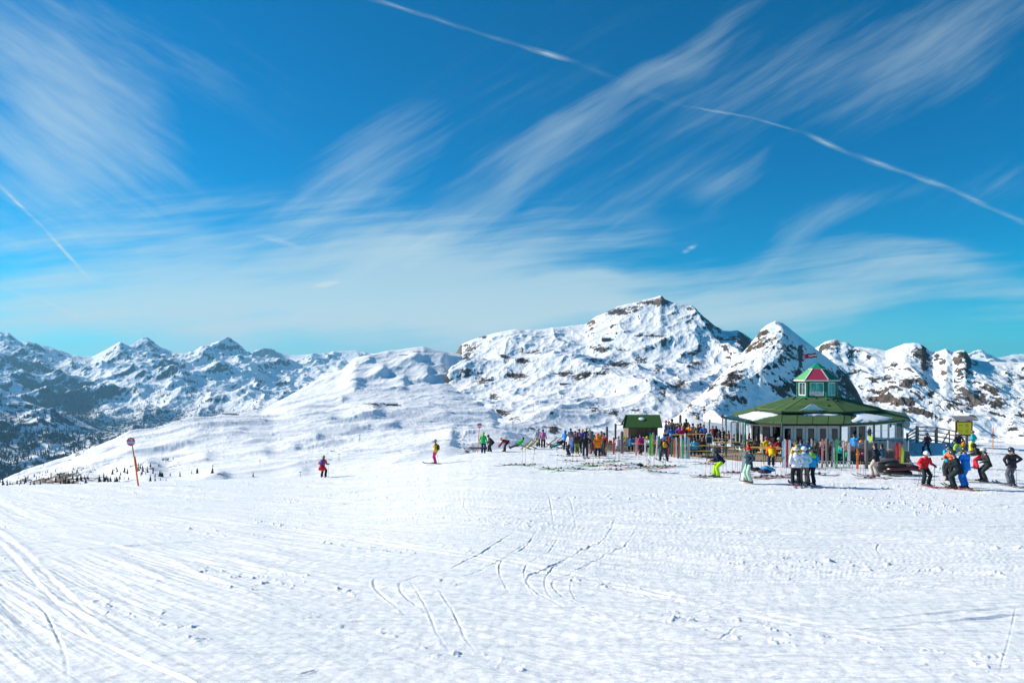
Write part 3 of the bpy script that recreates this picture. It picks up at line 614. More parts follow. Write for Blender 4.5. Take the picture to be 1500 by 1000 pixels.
# ------------------------------------------------------------------ the mountain hut
def build_hut():
    W = [WP(1078, 57.8), WP(1101, 53.8), WP(1145, 52.2), WP(1231, 52.2), WP(1280, 53.7), WP(1322, 56.8), WP(1316, 64), WP(1082, 65.5)]
    org = Vector((26.5, 58, plane_z(58)))
    hut = empty('mountain_hut', org, 'round mountain restaurant with tiered green roof, glass doors and a hexagonal lantern tower', 'restaurant')
    zt = -3.98
    white = M((.82, .84, .83), .45, 0, .4, .08); wood = M((.19, .12, .075), .7, 0, .3, .2); dgreen = M((.006, .12, .075), .4)
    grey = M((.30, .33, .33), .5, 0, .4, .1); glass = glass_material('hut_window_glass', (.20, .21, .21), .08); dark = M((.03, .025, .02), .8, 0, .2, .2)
    roofm, N, L, b = nodes_of('roof_felt')
    tc = N.new('ShaderNodeTexCoord'); nz = N.new('ShaderNodeTexNoise'); nz.inputs['Scale'].default_value = 1.1; nz.inputs['Detail'].default_value = 7; nz.inputs['Roughness'].default_value = .65
    L.new(tc.outputs['Object'], nz.inputs['Vector'])
    r = N.new('ShaderNodeValToRGB'); L.new(nz.outputs['Fac'], r.inputs[0]); r.color_ramp.elements[0].position = .35; r.color_ramp.elements[1].position = .68
    r.color_ramp.elements[0].color = (.040, .095, .024, 1); r.color_ramp.elements[1].color = (.070, .145, .038, 1)
    L.new(r.outputs[0], b.inputs['Base Color']); b.inputs['Roughness'].default_value = .85
    roof2 = M((.035, .085, .022), .85, 0, .2, .15)
    snow = M((.86, .89, .92), .6, 0, .2, .03)
    off = lambda pts: [p-org for p in pts]
    def P3(p, z): return Vector((p.x-org.x, p.y-org.y, z-org.z))
    def base(p): return plane_z(p.y)+DECK-.05
    # rear and side walls, floor and ceiling: one shell
    sh = MB()
    for i in (5, 6, 7):
        a, c = W[i], W[(i+1) % 8]
        n = (c-a).cross(Vector((0, 0, 1))).normalized()*.06
        mid = (a+c)/2; ln = (c-a).length
        sh.beam(P3(a, (zt-6.5)/2), P3(c, (zt-6.5)/2), .12, zt+6.9, grey)
    sh.build('wall', hut)
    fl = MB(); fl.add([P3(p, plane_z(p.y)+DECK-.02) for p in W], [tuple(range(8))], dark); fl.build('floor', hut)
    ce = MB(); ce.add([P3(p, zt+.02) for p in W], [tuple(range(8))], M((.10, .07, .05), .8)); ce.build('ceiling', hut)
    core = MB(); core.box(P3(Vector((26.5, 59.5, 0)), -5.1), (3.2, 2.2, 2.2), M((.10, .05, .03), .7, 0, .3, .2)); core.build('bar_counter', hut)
    pt = MB(); pt.beam(P3(WP(1233, 54.6), -5.2), P3(WP(1306, 59.0), -5.2), .1, 2.4, M((.09, .06, .045), .7, 0, .3, .2)); pt.build('added_dark_partition', hut)  # added inner wall so bright snow does not show through the panes
    # glazed runs
    def frame_bay(name, a, c, z0, z1, fw, mat_, rail=None, solid=None, handle=False, pane=glass):
        f = MB(); d = (c-a).normalized(); ln = (c-a).length
        A = lambda t, z: P3(a+d*t, z)
        f.beam(A(fw/2, z0), A(fw/2, z1), .07, fw, mat_) if False else None
        for t in (fw/2, ln-fw/2):
            mid = A(t, (z0+z1)/2); f.box(mid, (fw, .07, z1-z0), mat_, rot=math.atan2(d.y, d.x))
        for z in (z0+fw*.6, z1-fw/2):
            mid = A(ln/2, z); f.box(mid, (ln-2*fw, .065, fw if z > z0+fw else fw*1.2), mat_, rot=math.atan2(d.y, d.x))
        if rail: f.box(A(ln/2, rail), (ln-2*fw, .06, fw*.8), mat_, rot=math.atan2(d.y, d.x))
        o = f.build(name, hut)
        p = MB(); zz = (z0+z1)/2
        q = [A(fw, z0+fw), A(ln-fw, z0+fw), A(ln-fw, z1-fw), A(fw, z1-fw)]
        p.add(q, [(0, 1, 2, 3)], pane); p.build('pane', o)
        if handle:
            h = MB(); nrm = Vector((d.y, -d.x, 0))*.07; h.tube([A(ln-fw*.5, z0+.95)+nrm, A(ln-fw*.5, z0+1.15)+nrm], .018, M((.3, .3, .3), .3, 1)); h.build('handle', o)
        return o
    def run(i, n, z0f, fw, names, **kw):
        a, c = W[i], W[i+1]
        for k in range(n):
            p = a.lerp(c, k/n+.004); q = a.lerp(c, (k+1)/n-.004); z0 = base((p+q)/2)+z0f
            frame_bay(names[k] if isinstance(names, list) else names, p, q, z0, zt-.12, fw[k] if isinstance(fw, list) else fw, white, **kw)
    frosted = glass_material('frosted_glass', (.3, .34, .35), .3)
    run(0, 4, 0, .09, 'window'); run(1, 3, 0, .08, 'window')
    run(2, 5, 0, .19, ['window', 'door', 'door', 'door', 'door'], handle=True)
    run(3, 4, .72, .08, 'window'); run(4, 4, 1.0, .08, 'window')
    pl = MB()                                    # parapets under the windows
    for i, h, mm in ((3, .70, M((.16, .10, .07), .6, 0, .3, .2)), (4, .98, M((.12, .19, .25), .25, 0, .6, .1))):
        a, c = W[i], W[i+1]; z0 = base((a+c)/2)-.25
        pl.box((P3(a, 0)+P3(c, 0))/2+Vector((0, 0, z0+(h+.25)/2)), ((c-a).length, .09, h+.25), mm, rot=math.atan2(c.y-a.y, c.x-a.x))
    pl.build('parapet', hut)
    for i in (1, 2, 3, 4, 5):
        p = W[i]; co = MB(); co.box(P3(p, (base(p)+zt)/2), (.13, .13, zt-base(p)), dgreen if i in (2, 3, 4) else white); co.build('corner_post', hut)
    hd = MB()
    for i in range(0, 5):
        a, c = W[i], W[i+1]; hd.box((P3(a, zt-.055)+P3(c, zt-.055))/2, ((c-a).length+.05, .16, .11), wood if i != 1 else M((.6, .5, .4), .6), rot=math.atan2(c.y-a.y, c.x-a.x))
    hd.build('header_beam', hut)
    # curtains and things seen through the panes
    cu = MB(); a, c = W[3], W[4]
    for t, w_, colr in ((.12, .25, (.20, .24, .25)), (.30, .12, (.30, .16, .08)), (.62, .5, (.22, .26, .27)), (.90, .3, (.2, .24, .25))):
        p = a.lerp(c, t)+Vector((0, .5, 0)); cu = MB(); cu.box(P3(p, -4.75), (w_, .05, 1.3), M(colr, .8, 0, .2, .1), rot=.35); cu.build('curtain', hut)
    # lower roof
    O = [WP(1071, 60.5), WP(1099, 53.2), WP(1144, 51.3), WP(1235, 51.3), WP(1285, 52.8), WP(1333.5, 56.4), WP(1326, 65), WP(1076, 67)]
    I = [WP(1106, 59.5), WP(1109, 58.4), WP(1145.5, 55.1), WP(1236.5, 55.1), WP(1270, 56.6), WP(1293, 58.0), WP(1285, 63), WP(1107, 64)]
    ze, zi = -3.88, -3.30
    lr = MB(); lr.add([P3(p, ze) for p in O]+[P3(p, zi) for p in I], [(i, (i+1) % 8, (i+1) % 8+8, i+8) for i in range(8)], roofm)
    lr.build('lower_roof', hut)
    so = MB(); so.add([P3(p, ze-.13) for p in O]+[P3(p.lerp(Vector((26.5, 58, 0)), .12), ze-.10) for p in O], [(i, (i+1) % 8, (i+1) % 8+8, i+8) for i in range(8)], M((.07, .05, .035), .8)); so.build('soffit', hut)
    fa = MB()
    for i in range(8): fa.beam(P3(O[i], ze-.075), P3(O[(i+1) % 8], ze-.075), .05, .14, M((.035, .03, .022), .7))
    fa.build('fascia', hut)
    # felt seams
    se = MB()
    for i in range(0, 5):
        for t in (0.001, .25, .5, .75):
            a = O[i].lerp(O[i+1], t); c = I[i].lerp(I[i+1], t)
            se.beam(P3(a, ze+.012), P3(c, zi+.012), .025, .014, roof2)
    se.build('roof_seam', hut)
    # upper roof
    O2 = [WP(1108, 58.0), WP(1145, 54.5), WP(1237, 54.5), WP(1294, 57.5), WP(1286, 63), WP(1106, 64)]
    cc = Vector(((1196.5-U0)/F*60, 60, 0)); z2, z3 = -3.16, -2.17
    hexa = lambda R, rot=-24: [cc+Vector((R*math.cos(math.radians(a+rot)), R*math.sin(math.radians(a+rot)), 0)) for a in (180, 240, 300, 0, 60, 120)]
    I2 = hexa(1.95)
    ur = MB(); ur.add([P3(p, z2) for p in O2]+[P3(p, z3) for p in I2], [(i, (i+1) % 6, (i+1) % 6+6, i+6) for i in range(6)], roofm); ur.build('upper_roof', hut)
    f2 = MB()
    for i in range(6): f2.beam(P3(O2[i], z2-.075), P3(O2[(i+1) % 6], z2-.075), .05, .15, M((.02, .035, .015), .8))
    f2.build('fascia', hut)
    s2 = MB()
    for i in (0, 1, 2):
        for t in (.001, .33, .66, .999): s2.beam(P3(O2[i].lerp(O2[i+1], t), z2+.012), P3(I2[i].lerp(I2[i+1], t), z3+.012), .025, .014, roof2)
    s2.build('roof_seam', hut)
    gt = MB(); gt.tube([P3(WP(1110, 57.6), z2+.10), P3(WP(1146, 54.9), z2+.10), P3(WP(1236, 54.9), z2+.10)], .018, M((.18, .26, .12), .5)); gt.build('snow_guard', hut)
    def on_upper(i, t, s): a = P3(O2[i].lerp(O2[i+1], t), z2); c = P3(I2[i].lerp(I2[i+1], t), z3); return a.lerp(c, s)
    def on_lower(i, t, s): a = P3(O[i].lerp(O[i+1], t), ze); c = P3(I[i].lerp(I[i+1], t), zi); return a.lerp(c, s)
    for (i, t, s) in ((0, .45, .90), (0, .55, .80), (1, .16, .84), (1, .5, .90), (1, .86, .80), (2, .12, .86), (2, .30, .90), (2, .18, .72), (1, .80, .38)):
        p = on_upper(i, t, s); v = MB()
        v.add([p+Vector((-.13, -.05, .02)), p+Vector((.13, -.05, .02)), p+Vector((0, -.03, .17)), p+Vector((0, .38, .10))], [(0, 1, 2), (0, 2, 3), (1, 3, 2), (0, 3, 1)], M((.012, .03, .015), .7)); v.build('roof_vent', hut)
    # snow lying on the roof
    def patch(fn, cells, th, seed):
        rs = random.Random(seed); pts = []
        n = 30
        c = Vector((sum(q[0] for q in cells)/len(cells), sum(q[1] for q in cells)/len(cells)))
        outl = smooth_path([q for q in cells]+[cells[0]], 5)[:-1]
        outl = [(x+rs.uniform(-.012, .012), y+rs.uniform(-.045, .045)) for x, y in outl]
        m_ = MB(); rim = [fn(x, y)+Vector((0, 0, .008)) for x, y in outl]; k = len(rim)
        i1 = [fn(c[0]+(x-c[0])*.86, c[1]+(y-c[1])*.86)+Vector((0, 0, th*.8+rs.uniform(-.01, .01))) for x, y in outl]
        i2 = [fn(c[0]+(x-c[0])*.5, c[1]+(y-c[1])*.5)+Vector((0, 0, th)) for x, y in outl]
        m_.add(rim+i1+i2, [(a, (a+1) % k, (a+1) % k+k, a+k) for a in range(k)]+[(a+k, (a+1) % k+k, (a+1) % k+2*k, a+2*k) for a in range(k)]+[tuple(range(2*k, 3*k))], snow, True)
        return m_
    def multi(fn_list):                        # a coordinate running along several roof sides
        def f(x, y):
            i = min(int(x), len(fn_list)-1); return on_lower(fn_list[i], x-i, y)
        return f
    patch(multi([0, 1]), [(.15, .20), (.45, .10), (.9, .08), (1.1, .12), (1.45, .35), (1.90, .72), (1.6, .95), (1.2, .97), (.8, .9), (.4, .8)], .07, 1).build('roof_snow', hut)
    patch(lambda x, y: on_lower(2, x, y), [(.36, .80), (.5, .76), (.85, .78), (.97, .9), (.9, .99), (.5, .99), (.34, .95)], .09, 2).build('roof_snow', hut)
    patch(multi([3, 4]), [(.30, .10), (.6, .06), (1.0, .10), (1.55, .16), (1.62, .30), (1.35, .52), (1.0, .80), (.7, .98), (.35, .92), (.50, .6), (.24, .28)], .07, 3).build('roof_snow', hut)
    # lantern tower
    cu = MB(); H6 = hexa(1.52); zb, ztp = -2.22, -.78
    cm = M((.008, .17, .10), .45, 0, .4, .1)
    bodyp = MB()
    for i in range(6):
        a, c = H6[i], H6[(i+1) % 6]
        bodyp.box((P3(a, 0)+P3(c, 0))/2+Vector((0, 0, zb+.09)), ((c-a).length, .08, .20), cm, rot=math.atan2(c.y-a.y, c.x-a.x))
        bodyp.box((P3(a, 0)+P3(c, 0))/2+Vector((0, 0, ztp-.05)), ((c-a).length, .08, .10), cm, rot=math.atan2(c.y-a.y, c.x-a.x))
        bodyp.tube([P3(a, zb), P3(a, ztp)], .13, cm, n=6, smooth=False)
    lt = bodyp.build('lantern_tower', hut)
    fr = MB()
    tg = glass_material('lantern_glass', (.55, .6, .62), .5)
    for i in range(6):
        a, c = H6[i], H6[(i+1) % 6]; d = (c-a).normalized(); ln = (c-a).length; rz = math.atan2(d.y, d.x); f = MB()
        for t in (.24, ln-.24): f.box(P3(a+d*t, (zb+ztp)/2+.05), (.07, .10, 1.14), white, rot=rz)
        for z in (zb+.225, ztp-.135): f.box(P3(a+d*ln/2, z), (ln-.55, .10, .07), white, rot=rz)
        for t in (.5,): f.box(P3(a+d*ln*t, (zb+ztp)/2+.05), (.03, .05, 1.05), white, rot=rz)
        f.build('window', lt)
        p = MB(); p.add([P3(a+d*.27, zb+.25), P3(a+d*(ln-.27), zb+.25), P3(a+d*(ln-.27), ztp-.15), P3(a+d*.27, ztp-.15)], [(0, 1, 2, 3)], tg); p.build('window_pane', lt)
    cr = MB()                                   # drawn curtains in the lantern
    for i in range(6):
        a, c = [cc+(q-cc)*.86 for q in (H6[i], H6[(i+1) % 6])]
        for side in (0, 1):
            cr = MB(); e, g = (a, a.lerp(c, .42)) if side == 0 else (c, a.lerp(c, .58))
            n = 7; top = [P3(e.lerp(g, k/(n-1)), ztp-.1)+Vector((0, .03*(k % 2), 0)) for k in range(n)]
            bot = [P3(e.lerp(g, k/(n-1)*.45), zb+.2)+Vector((0, .03*(k % 2), 0)) for k in range(n)]
            cr.add(top+bot, [(k, k+1, n+k+1, n+k) for k in range(n-1)], M((.42, .43, .45), .8, 0, .2, .15))
            cr.build('curtain', lt)
    tr = MB(); E = hexa(1.86); T = hexa(.68); ze2, zt2 = -.66, .30; ap = P3(cc, .86)
    pc = [(.10, .40, .16), (.30, .028, .075), (.006, .17, .09), (.02, .2, .10), (.25, .025, .06), (.02, .24, .11)]
    for i in range(6):
        a, c, e, g = P3(E[i], ze2), P3(E[(i+1) % 6], ze2), P3(T[(i+1) % 6], zt2), P3(T[i], zt2)
        tr.add([a, c, e, g], [(0, 1, 2, 3)], M(pc[i], .5, 0, .4, .12))
    tro = tr.build('lantern_roof', lt)
    ri = MB(); cream = M((.62, .60, .52), .5, 0, .4, .1)
    for i in range(6):
        ri.beam(P3(E[i], ze2+.02), P3(T[i], zt2+.02), .09, .035, cream); ri.beam(P3(T[i], zt2), P3(T[(i+1) % 6], zt2), .07, .05, cream)
        ri.beam(P3(E[i], ze2-.06), P3(E[(i+1) % 6], ze2-.06), .06, .12, cream)
        ri.beam(P3(E[i], ze2+.01), P3(E[(i+1) % 6], ze2+.01), .04, .04, M((.3, .05, .08), .5))
    ri.add([P3(p, ze2-.11) for p in E], [tuple(range(6))], M((.3, .3, .26), .6))
    ri.build('eaves_trim', lt)
    tp = MB(); T2 = hexa(.74); tp.add([P3(p, zt2+.03) for p in T2]+[ap], [(i, (i+1) % 6, 6) for i in range(6)]+[tuple(range(6))], M((.01, .26, .13), .45, 0, .4, .1)); tp.build('roof_cap', lt)
    # flag
    fp = MB(); fb = org+ap; fp.tube([Vector((0, 0, -.08)), Vector((0, 0, 1.02))], .022, M((.25, .25, .25), .4, .6), n=6)
    fo = fp.build('flagpole', None, fb); tag(fo, 'thin metal flagpole rising from the green cap of the lantern tower', 'flagpole')
    fl = MB(); n = 14; R_, Wt = cloth((.40, .02, .04)), cloth((.75, .72, .72))
    for band in range(3):
        for k in range(n):
            def q(k, h): x = -1.05*k/n; return Vector((x, .06*math.sin(k*.9), .82-.40*h-.10*(k/n)**1.5+.025*math.sin(k*.8)))
            v = [q(k, band/3), q(k+1, band/3), q(k+1, (band+1)/3), q(k, (band+1)/3)]
            fl.add(v+[p+Vector((0, .008, 0)) for p in v], [(0, 1, 2, 3), (7, 6, 5, 4)], Wt if band == 1 and k < 9 else R_)
    tag(fl.build('flag', None, fb+Vector((-.03, 0, 0))), 'red and white striped flag blowing left from the pole on the tower', 'flag')
    # blank arched board on the roof
    bd = MB(); s = .0545
    outl = [(-1.02, -.28), (1.02, -.28), (1.05, .0), (.80, .08), (.5, .22), (.30, .38), (.12, .46), (-.08, .46), (-.30, .34), (-.55, .16), (-.82, .05), (-1.06, -.04)]
    p0 = on_upper(1, .5, .18)+org
    bl = empty('roof_sign', (at(1189.5, 600, 54.9)), 'blank white arched sign board standing on the green roof below the tower', 'sign')
    bd.prism(outl, .05, M((.80, .84, .86), .5)); bd.build('board', bl)
    for x in (-.72, .70): MB().tube([Vector((x, .03, -.27)), Vector((x, .03, -.47))], .022, white, n=6).build('leg', bl)
    for x in (-.83, .83): MB().ball((x, -.03, -.17), .055, M((.55, .60, .50), .4), sc=(1, .25, 1)).build('emblem', bl)
    # satellite dish by the right corner
    ds = empty('satellite_dish', at(1327, 621, 55.8), 'pale round dish under the right end of the hut eaves', 'satellite dish')
    d_ = MB(); d_.ball((0, 0, 0), .36, M((.36, .42, .36), .5), sc=(1, .28, 1)); d_.build('reflector', ds)
    d_ = MB(); d_.tube([(0, .1, 0), (-.05, .45, -.1)], .03, M(GREY, .5)); d_.build('bracket', ds)
build_hut()
# ------------------------------------------------------------------ people
def ik(a, b, l1, l2, hint):
    a = Vector(a); b = Vector(b); d = b-a; L_ = min(d.length, (l1+l2)*.999); d.normalize(); b = a+d*L_
    x = (l1*l1-l2*l2+L_*L_)/(2*L_); h = math.sqrt(max(l1*l1-x*x, 0)); n = Vector(hint)-d*Vector(hint).dot(d)
    n = n.normalized() if n.length > 1e-4 else Vector((1, 0, 0))
    return a+d*x+n*h, b
POSES = {  # pelvis height, lean, feet (x, y), hands (x, y, z) right/left
    'stand': (.90, 2, [(.03, -.10), (-.03, .11)], [(.10, -.30, .86), (.06, .30, .84)]),
    'pockets': (.90, 3, [(.0, -.12), (.04, .12)], [(.14, -.19, .98), (.14, .19, .97)]),
    'wide': (.86, 4, [(.0, -.26), (.02, .24)], [(.18, -.34, .95), (.10, .36, .92)]),
    'walk': (.87, 8, [(.24, -.09), (-.24, .09)], [(-.12, -.29, .90), (.26, .28, .98)]),
    'ski': (.80, 20, [(.06, -.14), (.0, .13)], [(.36, -.30, .98), (.32, .32, .96)]),
    'lean': (.80, 42, [(.10, -.12), (-.04, .13)], [(.52, -.20, .82), (.50, .18, .80)]),
    'bend': (.84, 82, [(.04, -.16), (-.04, .16)], [(.62, -.12, .28), (.52, .14, .25)]),
    'chest': (.89, 5, [(.03, -.11), (-.03, .12)], [(.27, -.08, 1.16), (.27, .10, 1.12)]),
    'elbow': (.89, 3, [(.04, -.12), (-.06, .13)], [(.05, -.22, 1.0), (.04, .22, .99)]),
    'sit': (.50, 6, [(.44, -.14), (.40, .13)], [(.42, -.18, .80), (.42, .16, .80)]),
    'sitlean': (.50, 24, [(.40, -.16), (.44, .15)], [(.50, -.16, .82), (.50, .14, .82)]),
    'recline': (.40, -42, [(.82, -.12), (.80, .12)], [(.25, -.26, .52), (.25, .26, .52)]),
}
def finger_bones(w, fwd, side, up, curl, k=1.0):
    """five fingers: four of unequal length that bend over, and a thumb off the side of the palm"""
    out = []
    palm = w+fwd*.075*k
    for i, ln in enumerate((.062, .072, .068, .052)):
        r = palm+side*(.027-.018*i)*k
        a = r+(fwd*math.cos(curl*.5)-up*math.sin(curl*.5))*ln*.5*k; b_ = a+(fwd*math.cos(curl*1.6)-up*math.sin(curl*1.6))*ln*.5*k
        out.append((r, a, b_))
    t = w+fwd*.03*k+side*.033*k; a = t+(side*.8+fwd*.6)*.028*k; out.append((t, a, a+(fwd*.9+side*.15-up*.3)*.028*k))
    return palm, out

def person(label, loc, heading, pose, jacket, trousers, head=('helmet', BLACK), s=1.0, backpack=None, gloves=BLACK, boots=BLACK, skis=None, poles=0, accent=None,
           goggles=False, hair=None, detail=False, group=None, turn=0, ponytail=False, apron=None, longcoat=0.0, hood=None, ski_yaw=0, fur=None, floor=True, yoke=False):
    hz, lean, feet, hands = POSES[pose]
    rs = random.Random(hash(label) % 100000 if False else sum(ord(c)*(i+1) for i, c in enumerate(label)))
    root = empty('person', loc, label, 'person', group, math.radians(heading), s)
    la = math.radians(lean+rs.uniform(-2, 2))
    up = Vector((math.sin(la), 0, math.cos(la))); fw = Vector((math.cos(la), 0, -math.sin(la))); sd = Vector((0, 1, 0))
    pel = Vector((-.03-math.sin(max(la, 0))*.30 if pose in ('bend', 'lean', 'ski') else (-.02 if pose not in ('sit', 'sitlean', 'recline') else 0), 0, hz))
    chest = pel+up*.30; neck = pel+up*.50; nl = la*.45 if lean > 0 else la*.3
    hup = Vector((math.sin(nl), 0, math.cos(nl))); headc = neck+hup*.155+Vector((.012, 0, 0))
    tr_ = Matrix.Rotation(math.radians(turn), 3, 'Z'); hf = tr_ @ Vector((math.cos(nl), 0, -math.sin(nl)))
    J = {}
    for k, sgn in ((0, -1), (1, 1)):
        sh = neck-up*.055+sd*sgn*.175; hd = Vector(hands[k])+Vector((pel.x if pose not in ('bend',) else 0, 0, 0))+Vector((rs.uniform(-.03, .03), rs.uniform(-.02, .02), rs.uniform(-.03, .03)))
        if pose == 'elbow': el, hd = ik(sh, hd, .29, .27, (-.5, sgn*1.2, 0))
        elif pose == 'chest': el, hd = ik(sh, hd, .29, .27, (0, sgn*.7, -.8))
        else: el, hd = ik(sh, hd, .29, .27, (-.8, sgn*.35, -.4))
        fx, fy = feet[k]; hp = pel+sd*sgn*.09; an = Vector((fx, fy, .11))
        kn, an = ik(hp, an, .42, .42, (1, sgn*.12, .25))
        J[k] = (sh, el, hd, hp, kn, an)
    # the body: one skin grown over the skeleton
    vs = [pel, chest, neck, headc-hup*.03, headc+hup*.055]; es = [(0, 1), (1, 2), (2, 3), (3, 4)]; rd = [.12, .125, .055, .080, .078]
    def add(p, par, r): vs.append(Vector(p)); es.append((par, len(vs)-1)); rd.append(r); return len(vs)-1
    add(headc+hf*.108-hup*.012, 3, .014)
    bare = gloves is None
    for k in (0, 1):
        sh, el, hd, hp, kn, an = J[k]
        a = add(sh, 2, .055); b_ = add(el, a, .042); c_ = add(hd, b_, .030)
        f = (hd-el).normalized(); sdv = f.cross(Vector((0, 0, 1))); sdv = sdv.normalized() if sdv.length > .01 else sd; upv = sdv.cross(f)
        if bare and detail:
            palm, fb = finger_bones(hd, f, sdv, upv, .9)
            p_ = add(palm, c_, .028)
            for chain in fb:
                q = p_ if chain is not fb[4] else c_
                for m_ in chain[1:]: q = add(m_, q, .0095)
        else: add(hd+f*.07, c_, .032)
        a = add(hp, 0, .085); b_ = add(kn, a, .055); c_ = add(an, b_, .042); add(an+Vector((.13, 0, -.05)), c_, .035)
    me = bpy.data.meshes.new('body'); me.from_pydata([tuple(v) for v in vs], es, [])
    me.materials.append(M(SKIN, .55, 0, .3, .06)); o = bpy.data.objects.new('body', me); COL.objects.link(o)
    md = o.modifiers.new('Skin', 'SKIN'); md.use_smooth_shade = True
    lay = me.skin_vertices[0] if len(me.skin_vertices) else None
    if lay is None:
        bm = bmesh.new(); bm.from_mesh(me); bm.verts.layers.skin.verify(); bm.to_mesh(me); bm.free(); lay = me.skin_vertices[0]
    for i, r in enumerate(rd): lay.data[i].radius = (r, r*.92 if i not in (0, 1) else r*.75); lay.data[i].use_root = (i == 0)
    md2 = o.modifiers.new('Sub', 'SUBSURF'); md2.levels = 1; md2.render_levels = 1
    o.parent = root; _grow.append(o)
    # trousers
    tm = cloth(trousers); g = MB(); w_ = lambda: rs.uniform(.96, 1.05)
    g.tube([pel+up*.08, pel, pel-Vector((0, 0, .07))], [(.155, .115), (.172, .13), (.12, .10)], tm, n=10)
    for k in (0, 1):
        sh, el, hd, hp, kn, an = J[k]; d1 = kn-hp; d2 = an-kn
        g.tube([hp+Vector((0, 0, .03)), hp+d1*.12, hp+d1*.5, hp+d1*.85, kn, kn+d2*.2, kn+d2*.6, an-d2.normalized()*.03], [.075, .108*w_(), .096*w_(), .085, .083, .086*w_(), .083*w_(), .094], tm, n=9)
    g.build('trousers', root)
    # jacket
    jm = cloth(jacket); am = cloth(accent) if accent else jm; slv = jm if yoke else am; g = MB(); ln = longcoat
    def ring(c, ry, rx, n=14): return [c+sd*math.cos(2*math.pi*i/n)*ry*w_()+fw*math.sin(2*math.pi*i/n)*rx*w_() for i in range(n)]
    low = pel-up*(.09+ln) if pose not in ('sit', 'sitlean', 'recline') else pel-up*.02
    R = [ring(low, .195+ln*.2, .150), ring(pel+up*.02, .187, .145), ring(pel+up*.16, .178, .138), ring(pel+up*.30, .198, .148)]
    g.rings(R, jm)
    g.rings([R[-1], ring(pel+up*.40, .200, .140), ring(neck-up*.03, .160, .110), ring(neck+up*.01, .085, .080), ring(neck+up*.06, .078, .078)], am)
    for k in (0, 1):
        sh, el, hd, hp, kn, an = J[k]; d1 = el-sh; d2 = hd-el
        ins = sh-sd*(.06 if k else -.06)
        g.tube([ins, sh, sh+d1*.35, sh+d1*.8, el, el+d2*.2, el+d2*.7, hd-d2.normalized()*.01], [.06, .078, .074*w_(), .063, .060, .062*w_(), .054*w_(), .048], slv, n=9)
    g.build('jacket', root)
    if hood or fur:
        h = MB(); h.tube([neck+up*.02-fw*.05, neck+up*.05-fw*.085, neck+up*.01-fw*.12], [(.10, .05), (.115, .06), (.06, .04)], cloth(fur or hood), n=9); h.build('hood', root)
    if apron is not None:                      # jacket tied round the waist
        h = MB(); h.rings([ring(pel+up*.10, .175, .15), ring(pel-up*.02, .215, .19), ring(pel-up*.16, .26, .22), ring(pel-up*.28, .22, .19)], cloth(apron)); h.build('tied_jacket', root)
    for k in (0, 1):                            # boots and gloves
        sh, el, hd, hp, kn, an = J[k]; b_ = MB(); bmx = M(boots, .35, 0, .5)
        dn = (kn-an).normalized(); toe = Vector((.17, 0, -.045)) if pose != 'recline' else Vector((.08, 0, .14))
        b_.tube([an+dn*.13, an+dn*.02, an-Vector((.02, 0, .03))], [.066, .062, .058], bmx, n=9)
        b_.tube([an+Vector((-.08, 0, -.055)), an+Vector((-.03, 0, -.05)), an+toe*.6, an+toe, an+toe*1.15], [(.042, .045), (.052, .052), (.050, .045), (.045, .038), (.025, .02)], bmx, n=9)
        b_.build('boot', root)
        if not bare:
            f = (hd-el).normalized(); sdv = f.cross(Vector((0, 0, 1))); sdv = sdv.normalized() if sdv.length > .01 else sd; upv = sdv.cross(f)
            gl = MB(); gm = M(gloves, .7); palm, fb = finger_bones(hd, f, sdv, upv, 1.0, 1.1)
            gl.tube([hd-f*.04, hd, palm-f*.01, palm+f*.008], [.047, (.045, .036), (.044, .03), (.03, .02)], gm, n=8)
            for c_ in fb: gl.tube(list(c_), [.015, .014, .011], gm, n=5)
            gl.build('glove', root)
    kind, colr = head
    X, Y, Zv = hf, Vector((0, 0, 1)).cross(hf).normalized(), hup
    hm = Matrix((X, Y, X.cross(Y))).transposed()
    g = MB()
    if kind == 'helmet':
        g.ball(headc+hup*.035, .132, M(colr, .3, 0, .6), sc=(1.08, .96, .98), z0=-.28, mtx=hm, seg=14); g.tube([headc+Y*.118-X*.02+hup*.01, headc+Y*.112-X*.01-hup*.055], [.042, .03], M(BLACK, .6), n=7); g.tube([headc-Y*.118-X*.02+hup*.01, headc-Y*.112-X*.01-hup*.055], [.042, .03], M(BLACK, .6), n=7)
        g.build('helmet', root)
    elif kind == 'hat':
        g.ball(headc+hup*.03, .118, cloth(colr), sc=(1.05, .97, 1.12), z0=-.15, mtx=hm, seg=12); g.tube([headc+hup*.02, headc+hup*.065], [.125, .122], cloth(tuple(c*.8 for c in colr)), n=12); g.build('hat', root)
        if hup.z > .8: MB().ball(headc+hup*.17, .032, cloth(colr), seg=8, rg=5).build('bobble', root)
    elif kind == 'hair':
        g.ball(headc+hup*.028-X*.012, .112, M(colr, .5, 0, .3, .25), sc=(1.05, .98, 1.08), z0=-.12, mtx=hm, seg=12)
        g.ball(headc-X*.045-hup*.03, .085, M(colr, .5, 0, .3, .25), sc=(.8, 1.05, 1.1), mtx=hm, seg=10)
        if ponytail: g.tube([headc-X*.09+hup*.01, headc-X*.12-hup*.08, headc-X*.11-hup*.22], [.05, .055, .02], M(colr, .5, 0, .3, .25), n=7)
        g.build('hair', root)
    elif kind == 'hood':
        g.ball(headc+hup*.01-X*.02, .14, cloth(colr), sc=(1.0, .95, 1.1), z0=-.7, mtx=hm, seg=12); g.build('hood', root)
